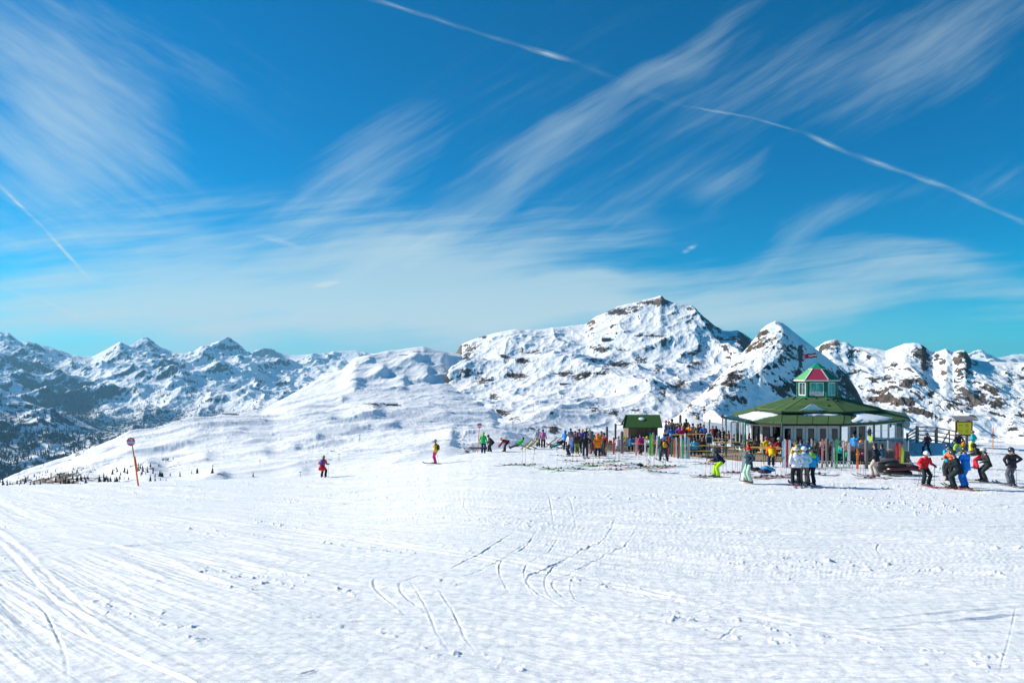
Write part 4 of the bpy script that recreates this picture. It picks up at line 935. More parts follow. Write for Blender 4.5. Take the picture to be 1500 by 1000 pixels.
    if goggles:
        q = MB(); a = [headc+hm @ Vector((math.cos(t)*.128, math.sin(t)*.112, .012)) for t in [math.radians(x) for x in range(-62, 63, 15)]]
        q.tube(a, [(.020, .034)]*len(a), M((.03, .03, .04), .1, .3), n=6); q.build('goggles', root)
    elif detail:
        q = MB()
        for sgn in (-1, 1): q.ball(headc+X*.083+Y*.032*sgn+hup*.012, .011, M(BLACK, .2), seg=6, rg=4)
        q.build('eyes', root)
        q = MB(); q.tube([headc+X*.083-hup*.058-Y*.022, headc+X*.090-hup*.060, headc+X*.083-hup*.058+Y*.022], [.004, .007, .004], M((.35, .10, .09), .5), n=5); q.build('mouth', root)
    if backpack:
        q = MB(); c = pel+up*.27-fw*.19; bmx = cloth(backpack)
        q.rings([ring(pel+up*.06-fw*.19, .11, .07, 10), ring(pel+up*.12-fw*.20, .14, .09, 10), ring(pel+up*.34-fw*.20, .135, .085, 10), ring(pel+up*.44-fw*.17, .09, .05, 10)], bmx)
        for sgn in (-1, 1): q.tube([neck-up*.03+sd*sgn*.09-fw*.10, neck+up*.02+sd*sgn*.10, pel+up*.34+fw*.15+sd*sgn*.11, pel+up*.12+sd*sgn*.19-fw*.05], .018, M(BLACK, .7), n=5)
        q.build('backpack', root)
    bpy_m = Matrix.Translation(loc) @ Matrix.Rotation(math.radians(heading), 4, 'Z') @ Matrix.Scale(s, 4)
    if skis:
        for k in (0, 1):
            an = J[k][5]; sk = bpy.data.objects.new('ski', ski_mesh(skis)); COL.objects.link(sk); sk.parent = root
            sk.location = (an.x+.12, an.y, .012); sk.rotation_euler = (0, 0, math.radians(ski_yaw*(1 if k else -1)))
            bd = bpy.data.objects.new('binding', binding_mesh()); COL.objects.link(bd); bd.parent = sk
        root.location.z += .03
    for k in range(poles):
        h = bpy_m @ J[k][2]; off = bpy_m.to_3x3() @ Vector((-.18 if pose in ('ski', 'lean', 'stand') else .06, (-.10, .10)[k], 0)); gp = Vector((h.x+off.x, h.y+off.y, 0)); gp.z = gz(gp.x, gp.y)
        sidew = ('lower', 'upper')[k]
        ski_pole(h+Vector((0, 0, .06)), gp, (.03, .03, .035), 'ski pole in the %s hand of the %s' % (('right', 'left')[k], short(label)))
    return root
_grow = []
def grow_bodies():
    """turn the grown skins into plain meshes"""
    bpy.context.view_layer.update(); dg = bpy.context.evaluated_depsgraph_get()
    for o in _grow:
        me = bpy.data.meshes.new_from_object(o.evaluated_get(dg)); old = o.data; o.modifiers.clear(); o.data = me
        me.polygons.foreach_set('use_smooth', np.ones(len(me.polygons), bool)); bpy.data.meshes.remove(old)
def short(label): return ' '.join(label.replace(',', '').split()[:6])

_skim = {}
def ski_mesh(colr, wide=1.0, ln=1.65):
    key = (colr, wide, ln)
    if key in _skim: return _skim[key]
    m = MB(); top = M(colr, .3, 0, .5, .05); R = []
    for t, w, z in ((0, .045, .012), (.04, .055, .0), (.2, .048, 0), (.5, .040, .004), (.8, .052, 0), (.90, .056, .012), (.96, .045, .045), (1, .012, .085)):
        x = (t-.46)*ln; w *= wide; R.append([Vector((x, -w, z)), Vector((x, w, z)), Vector((x, w, z+.014)), Vector((x, -w, z+.014))])
    m.rings(R, top, True, False); m.box((-.46*ln+.2*ln, 0, .0165), (.22*ln, .05*wide, .003), M((.7, .7, .7), .4)); m.box((.36*ln, 0, .0165), (.12*ln, .05*wide, .003), M(BLACK, .4))
    _skim[key] = m.mesh('ski'); return _skim[key]
_bind = []
def binding_mesh():
    if not _bind:
        m = MB(); k = M((.05, .05, .055), .4)
        m.box((.13, 0, .04), (.09, .06, .05), k); m.box((-.16, 0, .045), (.11, .06, .06), k); m.box((0, 0, .022), (.3, .05, .014), M(GREY, .4)); _bind.append(m.mesh('binding'))
    return _bind[0]
def ski_pole(top, tip, colr, label, group=None):
    top = Vector(top); tip = Vector(tip); m = MB(); d = (top-tip); L_ = d.length
    m.tube([Vector((0, 0, -.06)), Vector((0, 0, L_-.14))], [.007, .009], M(colr, .35, .3), n=6)
    o = m.build('ski_pole', None, tip); o.rotation_euler = d.to_track_quat('Z', 'Y').to_euler(); tag(o, label, 'ski pole', group)
    g = MB(); g.tube([(0, 0, L_-.15), (0, 0, L_-.02), (0, 0, L_)], [.017, .019, .012], M(BLACK, .6), n=6); g.build('grip', o)
    b = MB(); b.tube([(0, 0, .055), (0, 0, .065)], [.045, .02], M(BLACK, .5), n=8); b.build('basket', o)
    return o

def place(u, v, **k): return on_ground(u, v)
def on_deck(u, v):
    lo = 40.0
    while lo < 70:
        p = at(u, v, lo)
        if p.z <= plane_z(p.y)+DECK: break
        lo += .05
    return Vector((p.x, p.y, plane_z(p.y)+DECK))
HB, HK, HW, HG = (.35, .22, .09), (.03, .02, .015), (.72, .72, .72), (.12, .13, .14)
CREAM = (.55, .48, .36)

RAISED = -5.60
def build_people():
    P = lambda label, u, v, hd, pose, j, t, **k: person(label, on_ground(u, v), hd, pose, j, t, **k)
    D = lambda label, u, v, hd, pose, j, t, **k: person(label, on_deck(u, v), hd, pose, j, t, floor=False, **k)
    # --- the open slope
    P('blond skier with purple backpack and red jacket tied round her waist, below the crest', 473.5, 699, 75, 'ski', (.62, .10, .14), BLACK, head=('hair', HB), ponytail=True, backpack=PURPLE, apron=RED, poles=1, gloves=DGREY, s=.98)
    P('skier in mustard yellow jacket and hot pink trousers standing alone on the crest', 638, 679.5, 165, 'stand', (.80, .42, .01), MAGENTA, head=('helmet', (.25, .23, .27)), backpack=(.06, .06, .05), skis=(.12, .10, .10), poles=1, goggles=True, detail=True)
    P('boarder in green jacket and navy trousers with a lime hat, beside the round piste sign', 708, 663.5, 75, 'stand', (.02, .50, .09), (.012, .03, .10), head=('hat', (.25, .75, .05)), boots=(.03, .03, .08), accent=(.02, .42, .08))
    P('person in dark grey bending down right behind the green jacketed boarder', 718, 661.5, 200, 'lean', DGREY, BLACK, head=('helmet', DGREY), s=.97)
    P('person in yellow hat and maroon jacket stooping to the snow beside the deckchairs', 739, 661.5, 180, 'bend', (.25, .02, .04), (.03, .015, .02), head=('hat', (.8, .42, .01)), boots=BROWN)
    P('woman in plain pink hooded jacket standing with her back turned, left of the crowd', 795.5, 656.5, 80, 'stand', (.62, .22, .42), BLACK, head=('hair', HK), backpack=(.55, .18, .36), gloves=None, boots=(.4, .4, .42))
    P('person in pale grey jacket half hidden behind the woman in pink', 788.5, 654.5, 100, 'stand', (.38, .40, .52), DGREY, head=('helmet', (.3, .3, .38)))
    P('tall skier in bright blue hooded jacket at the left end of the crowd', 828, 659, 60, 'chest', (.01, .28, .75), BLACK, head=('hood', (.01, .25, .68)), hood=(.01, .2, .6))
    P('skier in white jacket and dark trousers at the front of the left crowd', 833.5, 667, 190, 'chest', (.62, .60, .64), (.03, .015, .03), head=('hair', HB), boots=HG, goggles=True)
    P('person in dark plum jacket talking behind the skier in white', 843, 661, 230, 'chest', (.05, .03, .12), (.02, .02, .04), head=('hair', HK))
    P('man in olive trousers and black jacket standing with legs apart in the crowd', 845.5, 664.5, 95, 'stand', (.045, .045, .03), (.22, .24, .05), head=('hair', BROWN), boots=(.5, .42, .05))
    P('small person with bright pink helmet among the tall men', 849.5, 664, 250, 'stand', BLACK, DGREY, head=('helmet', (.85, .04, .35)), s=.85)
    P('tall man in royal blue jacket and yellow hat in the middle of the crowd', 853.5, 658.5, 250, 'chest', (.01, .05, .36), NAVY, head=('hat', (.75, .42, .05)), s=1.04)
    P('skier in black with a small pack, in front of the man in royal blue', 857.5, 670.5, 85, 'elbow', (.02, .022, .025), (.015, .025, .06), head=('hair', HK), skis=(.10, .08, .08), gloves=None, boots=LGREY, detail=True)
    P('person in navy jacket and turquoise headband behind the black clad skier', 863.5, 660, 240, 'stand', (.012, .03, .12), BLACK, head=('hat', (.02, .45, .38)), s=1.04)
    P('person in teal jacket at the right rim of the left crowd', 868, 661, 120, 'stand', (.03, .28, .28), DGREY, head=('hair', BROWN), s=.98)
    P('skier in plain orange hooded jacket and tight black trousers by the grey fence', 875.5, 670.5, 80, 'pockets', (.95, .20, .01), (.015, .01, .02), head=('hood', (.9, .18, .01)), boots=(.75, .72, .02), longcoat=.10, s=1.02)
    P('person in black jacket and red scarf right of the orange jacket', 884.5, 668, 210, 'stand', (.03, .035, .03), (.02, .05, .055), head=('hair', HK), accent=(.30, .03, .04), boots=(.5, .05, .03), s=1.02)
    P('skier seen from behind with bright blue helmet and yellow sash, by the ski fence', 872+100.5, 676, 95, 'wide', (.025, .03, .05), (.03, .04, .06), head=('helmet', (.01, .25, .70)), accent=(.05, .04, .03), backpack=(.55, .30, .02), skis=(.05, .09, .06), s=.98)
    P('person in magenta jacket standing with skis at the low plank fence', 938.5, 666, 120, 'stand', (.55, .03, .22), (.03, .02, .03), head=('hair', HK), boots=(.5, .3, .3), s=.93)
    P('person in grey blue anorak at the back of the left crowd, second row', 836, 655, 90, 'stand', (.12, .16, .25), DGREY, head=('hair', HK), s=1.03)
    P('person in brick red jacket at the back of the left crowd', 848.5, 656, 250, 'stand', (.45, .06, .05), BLACK, head=('hair', HK))
    P('person in black with beige cap between royal blue and navy', 859, 655, 100, 'stand', (.03, .03, .035), BLACK, head=('hat', (.5, .38, .2)), s=1.05)
    P('child in cobalt snowsuit in front of the left crowd', 839, 664, 200, 'stand', (.02, .12, .5), (.02, .10, .4), head=('helmet', (.6, .2, .3)), s=.75)
    P('person in forest green jacket right of the orange jacket, half hidden', 881, 662, 250, 'stand', (.03, .14, .07), BLACK, head=('hair', BROWN), s=1.0)
    # --- front right
    P('skier in lime green trousers and navy jacket stooping over his skis', 1050.5, 700, 180, 'lean', (.012, .02, .045), (.42, .72, .01), head=('helmet', (.16, .19, .20)), boots=(.10, .09, .08), skis=(.25, .35, .15), gloves=(.5, .1, .05), detail=True, ski_yaw=10)
    P('snowboarder in red cap, dark navy coat and mint trousers holding an upright board', 1097, 707.5, 185, 'elbow', (.012, .035, .06), (.42, .62, .48), head=('hat', (.75, .03, .02)), boots=(.18, .08, .07), gloves=(.02, .03, .1), longcoat=.12, detail=True)
    P('skier in orange and yellow jacket with navy trousers leaning at the terrace edge', 1130, 684, 80, 'lean', (.80, .48, .01), (.012, .02, .055), head=('helmet', HG), accent=(.85, .14, .01), boots=(.2, .3, .4), gloves=BLACK)
    P('skier in white jacket and white helmet, left of the three at the front', 1166, 712.5, 78, 'pockets', (.74, .74, .82), (.012, .015, .016), head=('helmet', HW), skis=(.40, .08, .08), gloves=(.3, .2, .3), goggles=True, detail=True)
    P('skier in ice blue jacket and brown trousers, middle of the three at the front', 1178, 712, 80, 'pockets', (.42, .66, .76), (.15, .115, .10), head=('helmet', (.68, .68, .68)), skis=(.35, .33, .32), detail=True, s=1.01)
    P('skier in turquoise blue jacket with lime shoulders, right of the three at the front', 1189, 711.5, 100, 'pockets', (.01, .36, .72), (.012, .02, .04), head=('helmet', (.02, .05, .06)), accent=(.25, .62, .05), yoke=True, skis=(.06, .06, .07), detail=True)
    P('person in golden yellow jacket standing behind the white jacketed skier', 1167, 693, 80, 'stand', (.85, .48, .01), DGREY, head=('hat', (.10, .08, .02)), s=1.0)
    P('man in black jacket with white chevron and beige trousers by the dark terrace fence', 1283, 700, 130, 'wide', (.012, .018, .03), (.50, .43, .36), head=('hair', HK), boots=(.18, .07, .07), accent=None, skis=(.05, .05, .05), detail=True, s=1.03)
    P('skier in red jacket and round white helmet leaning on two poles', 1355.5, 712, 272, 'ski', (.80, .02, .03), (.02, .03, .035), head=('helmet', (.8, .8, .8)), skis=(.35, .33, .33), poles=2, detail=True, s=.97)
    P('skier all in navy standing with legs wide on the snow below the rail fence', 1358, 666, 95, 'wide', (.015, .018, .035), (.012, .018, .035), head=('helmet', (.03, .03, .04)), skis=(.05, .05, .05), poles=1)
    P('skier in navy jacket and lime trousers facing the yellow board', 1404, 665.5, 85, 'wide', (.015, .02, .04), (.42, .60, .01), head=('helmet', (.42, .45, .48)), skis=(.06, .07, .05))
    P('skier in turquoise jacket and yellow trousers right of the yellow board', 1425, 663, 120, 'pockets', (.01, .40, .46), (.80, .75, .01), head=('helmet', (.10, .08, .12)), boots=BLACK, skis=(.05, .07, .08))
    P('skier in black coat and scarlet trousers bending behind the others', 1431, 687, 150, 'lean', (.02, .024, .028), (.80, .02, .05), head=('hood', (.02, .022, .026)), boots=(.02, .02, .03), longcoat=.08)
    P('skier in charcoal suit with orange and white helmet crouching forward on skis', 1443, 706.5, 165, 'ski', (.03, .035, .035), (.03, .035, .04), head=('helmet', (.62, .60, .58)), skis=(.20, .22, .18), goggles=True, poles=1, hood=(.3, .1, .03), ski_yaw=18, detail=True)
    P('skier with fur collar, dark jacket and grey trousers alone at the right edge', 1482, 712.5, 95, 'elbow', (.035, .035, .045), (.11, .125, .15), head=('helmet', (.03, .04, .08)), fur=(.35, .28, .18), poles=1, boots=(.07, .07, .08), skis=(.05, .05, .06), detail=True)
    P('skier in light blue jacket behind the black clad skier of the right hand group', 1389, 700.5, 95, 'pockets', (.01, .42, .62), (.04, .05, .05), head=('helmet', (.02, .04, .10)), boots=(.5, .35, .35))
    P('skier in black anorak leaning with an orange bib between two blue skiers', 1393, 705, 190, 'chest', (.03, .03, .035), BLACK, head=('helmet', (.03, .05, .08)), accent=(.80, .16, .05), s=.98)
    P('skier in long black suit on red skis, nearest of the right hand group', 1399, 717, 150, 'ski', (.014, .02, .024), (.014, .025, .03), head=('helmet', (.03, .035, .04)), skis=(.5, .03, .05), poles=1, longcoat=.08, detail=True, s=1.04)
    P('skier in royal blue one piece suit and black helmet beside the black suit', 1414, 716.5, 110, 'chest', (.01, .20, .72), (.01, .18, .68), head=('helmet', (.03, .04, .03)), skis=(.45, .40, .05), longcoat=.05, detail=True, s=1.05)
    P('person in yellow jacket on the snowy rise far behind the tables', 1021, 620, 90, 'stand', (.80, .55, .02), BLACK, head=('hair', HK)) if False else None
    # --- terrace, seated and standing
    S = [
     ('guest in black and yellow striped pullover sitting by the kiosk wall', 918, 655, 250, 'sit', (.30, .32, .03), (.35, .12, .12), ('hair', HK), .98),
     ('guest in pale jacket sitting left of the round topped post', 905.5, 661, 80, 'sit', (.55, .5, .58), (.3, .3, .32), ('helmet', (.4, .45, .5)), .95),
     ('guest in deep blue coat sitting low behind the plank fence', 924.5, 661.5, 85, 'sit', (.01, .16, .42), BLACK, ('hair', HK), .98),
     ('guest in lilac top sitting behind the magenta jacket', 943.5, 662, 110, 'sit', (.36, .32, .55), DGREY, ('hair', HB), .93),
     ('guest in white shirt and yellow hat sitting behind the plank fence', 948.5, 662, 230, 'sit', (.66, .64, .60), DGREY, ('hat', (.80, .50, .03)), .95),
     ('guest in tangerine jacket sitting by the racked skis', 965, 662, 200, 'sit', (.75, .14, .03), BLACK, ('hair', HB), .95),
     ('guest in salmon jacket sitting among the racked skis', 977, 663, 100, 'sit', (.62, .16, .10), BLACK, ('hair', BROWN), .95),
     ('guest in aqua jacket sitting behind the tall racked skis', 991, 660, 95, 'sit', (.03, .42, .55), BLACK, ('hair', BROWN), .98),
     ('guest in bright blue top with arms folded behind the white skis', 999, 661, 100, 'sit', (.01, .34, .62), BLACK, ('hair', HK), 1.0),
     ('guest in sky blue jacket sitting alone on the front bench with back turned', 1018, 668, 95, 'sit', (.03, .42, .72), (.03, .03, .04), ('hair', HK), 1.02),
     ('guest in charcoal coat sitting beside the sky blue jacket', 1030.5, 667.5, 110, 'sit', (.03, .03, .03), BLACK, ('hair', BROWN), 1.04),
     ('guest in scarlet vest leaning beside the chalkboard', 1031.5, 655, 260, 'sit', (.75, .03, .02), BLACK, ('hair', HK), 1.0),
     ('guest in blue anorak sitting right of the kiosk', 984, 651, 100, 'sit', (.01, .14, .50), BLACK, ('hair', HK), 1.06),
     ('guest in crimson jacket sitting at the table right of the blue anorak', 1001, 651, 120, 'sit', (.65, .02, .09), BLACK, ('hair', HB), 1.06),
     ('guest in violet fleece sitting between blue and crimson', 995.5, 647, 240, 'sit', (.22, .05, .38), BLACK, ('hair', HK), 1.0),
     ('guest in amber top sitting at the far table', 1010, 645.5, 230, 'sit', (.80, .25, .02), DGREY, ('hair', BROWN), 1.0),
     ('guest in brown patterned coat sitting under the white banner', 1022.5, 646.5, 95, 'sit', (.16, .11, .05), DGREY, ('hair', HB), 1.04),
     ('guest in cobalt jacket sitting near the green banner post', 1031, 647, 250, 'sit', (.01, .12, .45), BLACK, ('hair', HK), 1.02),
     ('guest in orange trousers slouching at the far table', 1012, 651, 320, 'recline', (.80, .22, .03), (.85, .20, .02), ('hair', HK), .9),
     ('guest in navy top with red hat at the kiosk counter', 975.5, 648, 180, 'stand', (.015, .03, .15), NAVY, ('hat', (.5, .08, .15)), .98),
     ('guest in black jacket and pink hat queueing at the kiosk', 980, 650, 190, 'stand', (.03, .03, .03), BLACK, ('hat', (.65, .10, .30)), 1.0),
     ('guest in dark green jacket last in the kiosk queue', 984.5, 646, 200, 'stand', (.03, .07, .05), BLACK, ('hair', HK), 1.02),
     ('person in dark red standing beyond the far table', 1044, 645, 260, 'stand', (.30, .03, .04), BLACK, ('hair', HK), 1.0),
     ('person in black coat standing beyond the yellow benches', 1049, 646, 100, 'stand', BLACK, BLACK, ('hair', BROWN), 1.0),
     ('person in black jacket standing under the striped pole', 1058.5, 655, 270, 'stand', (.02, .02, .022), BLACK, ('hair', BROWN), 1.04),
     ('guest in navy sitting far left of the timber post', 993, 642.5, 240, 'sit', NAVY, BLACK, ('hair', HK), .98),
     ('guest in indigo with light hair sitting by the timber post', 998.5, 643, 110, 'sit', (.05, .04, .2), BLACK, ('hair', HB), 1.0),
     ('guest in grey marled jumper sitting at the near deck table', 1110, 664, 100, 'sit', (.08, .06, .07), BLACK, ('hair', HK), 1.02),
     ('guest in black with yellow helmet on the table, left side', 1098, 664, 280, 'sit', (.02, .02, .02), BLACK, ('hair', HK), .9),
     ('guest in yellow jacket sitting before the open window', 1122, 668, 60, 'sit', (.85, .55, .01), BLACK, ('hat', (.6, .15, .2)), 1.04),
     ('guest in bright red jacket sitting centrally at the red group', 1129.5, 665, 250, 'sit', (.72, .02, .03), BLACK, ('hair', HK), 1.04),
     ('guest in tomato red jacket leaning over the table', 1137, 668, 150, 'sitlean', (.75, .03, .02), (.4, .02, .02), ('hair', HB), 1.06),
     ('guest in wine red jacket at the right end of the red group', 1142, 669, 110, 'sit', (.28, .02, .03), (.5, .02, .03), ('helmet', (.25, .32, .38)), 1.04),
     ('guest in azure jacket sitting left behind the glass screen', 1174.5, 675, 100, 'sit', (.01, .28, .70), BLACK, ('hair', HK), 1.06),
     ('guest in cobalt jacket sitting next to the azure jacket', 1184.5, 675, 95, 'sit', (.01, .20, .62), BLACK, ('hair', BROWN), 1.0),
     ('guest in dark jumper sitting behind the ski rack', 1203, 676, 250, 'sit', (.06, .04, .04), BLACK, ('hair', HB), 1.0),
     ('guest in black jacket sitting left of the brown board', 1196, 674, 100, 'sit', BLACK, BLACK, ('hair', HK), .98),
     ('guest in burgundy coat with grey hat behind the ski rack', 1216, 676, 110, 'sit', (.12, .05, .05), BLACK, ('helmet', (.16, .20, .24)), 1.0),
     ('guest in teal jacket resting behind the green ski', 1231, 677, 200, 'sit', (.02, .32, .32), BLACK, ('helmet', (.04, .10, .12)), .95),
     ('guest with bleached hair and coral jacket behind the glass', 1241.5, 675, 220, 'sit', (.75, .22, .12), (.02, .4, .2), ('hair', (.6, .48, .3)), 1.06),
     ('waiter in bright blue jacket and black cap standing behind the glass screen', 1251.5, 671, 220, 'stand', (.01, .32, .78), BLACK, ('helmet', BLACK), .98),
     ('guest in slate jacket sitting beside the wooden box', 1293, 682, 110, 'sit', (.04, .10, .16), (.3, .35, .4), ('hair', HK), 1.0),
     ('guest in olive parka standing behind the crimson guest', 1005, 644, 100, 'stand', (.10, .11, .05), BLACK, ('hair', HK), .98),
     ('guest in white pullover at the table left of the brown patterned coat', 1015.5, 644, 110, 'sit', (.6, .58, .6), BLACK, ('hair', HK), 1.0),
     ('guest in dark plum coat right of the brown patterned coat', 1026, 645, 250, 'sit', (.10, .03, .08), BLACK, ('hair', HK), 1.04),
     ('guest in purple grey jumper behind the blue anorak', 989.5, 645, 250, 'sit', (.14, .12, .22), BLACK, ('hair', BROWN), 1.04),
     ('guest in black cardigan behind the striped pole, seated', 1054, 648, 90, 'sit', (.03, .03, .03), BLACK, ('hair', HK), 1.04),
     ('guest in rust pullover at the far end by the hut, left windows', 1068, 650, 110, 'sit', (.35, .08, .04), BLACK, ('hair', HK), 1.0),
     ('guest in grey top behind the open glass door', 1079, 650, 230, 'sit', (.35, .33, .33), (.25, .05, .06), ('hair', BROWN), 1.0),
     ('person in navy anorak standing before the left windows of the hut', 1105, 652, 100, 'stand', (.02, .025, .05), BLACK, ('hair', HK), 1.0),
     ('guest in turquoise cap behind the tomato red jacket', 1138, 661, 100, 'sit', (.05, .10, .14), BLACK, ('hat', (.02, .35, .50)), 1.0),
     ('guest in pink hat behind the yellow jacket, near the window', 1122.5, 661, 110, 'sit', (.35, .05, .06), BLACK, ('hat', (.75, .28, .38)), 1.0),
     ('guest in black sweater left behind the azure guest', 1166, 676, 100, 'sit', (.04, .04, .05), BLACK, ('hair', HK), 1.04),
     ('guest in silver blue jacket behind the green ski, right side', 1236, 674, 110, 'sit', (.25, .38, .48), BLACK, ('hair', HK), 1.0),
     ('guest in mulberry coat between rack posts', 1209, 673, 240, 'sit', (.20, .03, .08), BLACK, ('hair', BROWN), 1.02),
     ('guest in peach top among the upright skis, left part', 959, 662, 240, 'sit', (.70, .35, .22), BLACK, ('hair', HK), .98),
     ('guest in black down jacket among the upright skis, right part', 985, 662, 110, 'sit', (.03, .03, .035), BLACK, ('hair', HK), 1.0),
     ('guest in orange cap by the light blue skis at the right of the long row', 1006, 661, 240, 'sit', (.10, .20, .30), BLACK, ('hat', (.8, .25, .05)), 1.0),
    ]
    for (label, u, v, hd, pose, j, t, head, s) in S:
        seated = 'sit' in pose or pose == 'recline'
        if 974 < u < 1029 and v < 652.5 or 1029 <= u < 1034 and v < 648:      # guests on the raised part of the terrace
            d = 53.5+(651-v)*.55; p = at(u, 0, d); p.z = RAISED; person(label, p, hd, pose, j, t, head=head, s=s*1.02, gloves=None)
        else: D(label, u, v, hd, pose, j, t, head=head, s=s, gloves=None, backpack=None)
    # two skiers sunk in deckchairs
    for lab, u, v, j, t, hdc in (('person in green jacket lying back in a deckchair left of the pink jacket', 760, 657, (.02, .50, .06), (.07, .04, .08), HK), ('person in black jacket and teal trousers lying back in a deckchair by the crowd', 820, 656.5, (.03, .02, .04), (.02, .30, .38), HK)):
        p = on_ground(u, v); person(lab, p+Vector((0, 0, -.02)), 180, 'recline', j, t, head=('hair', hdc), gloves=BLACK)
    # walkers on the rise behind
    for lab, u, v, d, j in (('tiny skier in yellow jacket on the far rise behind the tables', 1020.5, 619.5, 150, (.80, .50, .02)), ('tiny skier in dark teal beside the yellow one on the far rise', 1023, 619.5, 150, (.02, .12, .16)), ('tiny skier in blue crouching on the far rise left of the other two', 1009, 619, 152, (.01, .10, .50))):
        p = at(u, v, d); person(lab, p, 90, 'stand', j, BLACK, head=('hair', HK), s=1.0 if u > 1010 else .62)
build_people()
# ------------------------------------------------------------------ skis, poles and boards left about
ORD = ['first', 'second', 'third', 'fourth', 'fifth', 'sixth', 'seventh', 'eighth', 'ninth', 'tenth', 'eleventh', 'twelfth', 'thirteenth', 'fourteenth', 'fifteenth', 'sixteenth', 'seventeenth', 'eighteenth', 'nineteenth', 'twentieth']
CN = {'green': (.03, .50, .12), 'lime': (.35, .70, .05), 'pink': (.70, .28, .32), 'white': (.75, .75, .76), 'red': (.60, .03, .04), 'teal': (.02, .22, .22), 'grey': (.28, .29, .30), 'orange': (.80, .18, .03),
      'black': (.015, .015, .017), 'yellow': (.75, .60, .03), 'light blue': (.25, .52, .68), 'brown': (.16, .08, .05), 'blue': (.02, .14, .50), 'cyan': (.05, .50, .60)}
def upright_pair(u, v, col, label, h=1.65, lean=4, face=90, group=None, deck=False, spread=.05, single=False, wide=1.0):
    p = on_ground(u, v); r = empty('ski' if single else 'ski_pair', p-Vector((0, 0, .05)), label, 'ski' if single else 'skis', group, math.radians(face+180))
    for i, sgn in enumerate((1,) if single else (-1, 1)):
        o = bpy.data.objects.new('blade' if single else 'ski', ski_mesh(CN[col], wide, h)); COL.objects.link(o); o.parent = r
        # stand it on its tail, leaning back
        o.rotation_euler = (0, math.radians(-90+lean), 0); o.location = (.04*i, .010*sgn, .46*h)
        b = bpy.data.objects.new('binding', binding_mesh()); COL.objects.link(b); b.parent = o
    return r
def lying_ski(u, v, ang, col, label, cat='ski', group=None, wide=1.0, ln=1.65, flip=False):
    p = on_ground(u, v); o = bpy.data.objects.new('ski' if wide < 2 else 'snowboard', ski_mesh(CN[col], wide, ln)); COL.objects.link(o)
    o.location = p+Vector((0, 0, .02)); o.rotation_euler = (0, math.radians(3), math.radians(ang)); tag(o, label, cat, group)
    b = bpy.data.objects.new('binding', binding_mesh()); COL.objects.link(b); b.parent = o
    if wide > 2: b.rotation_euler = (0, 0, math.pi/2); b.location = (-.25, 0, 0); c = b.copy(); COL.objects.link(c); c.location = (.25, 0, 0)
    return o

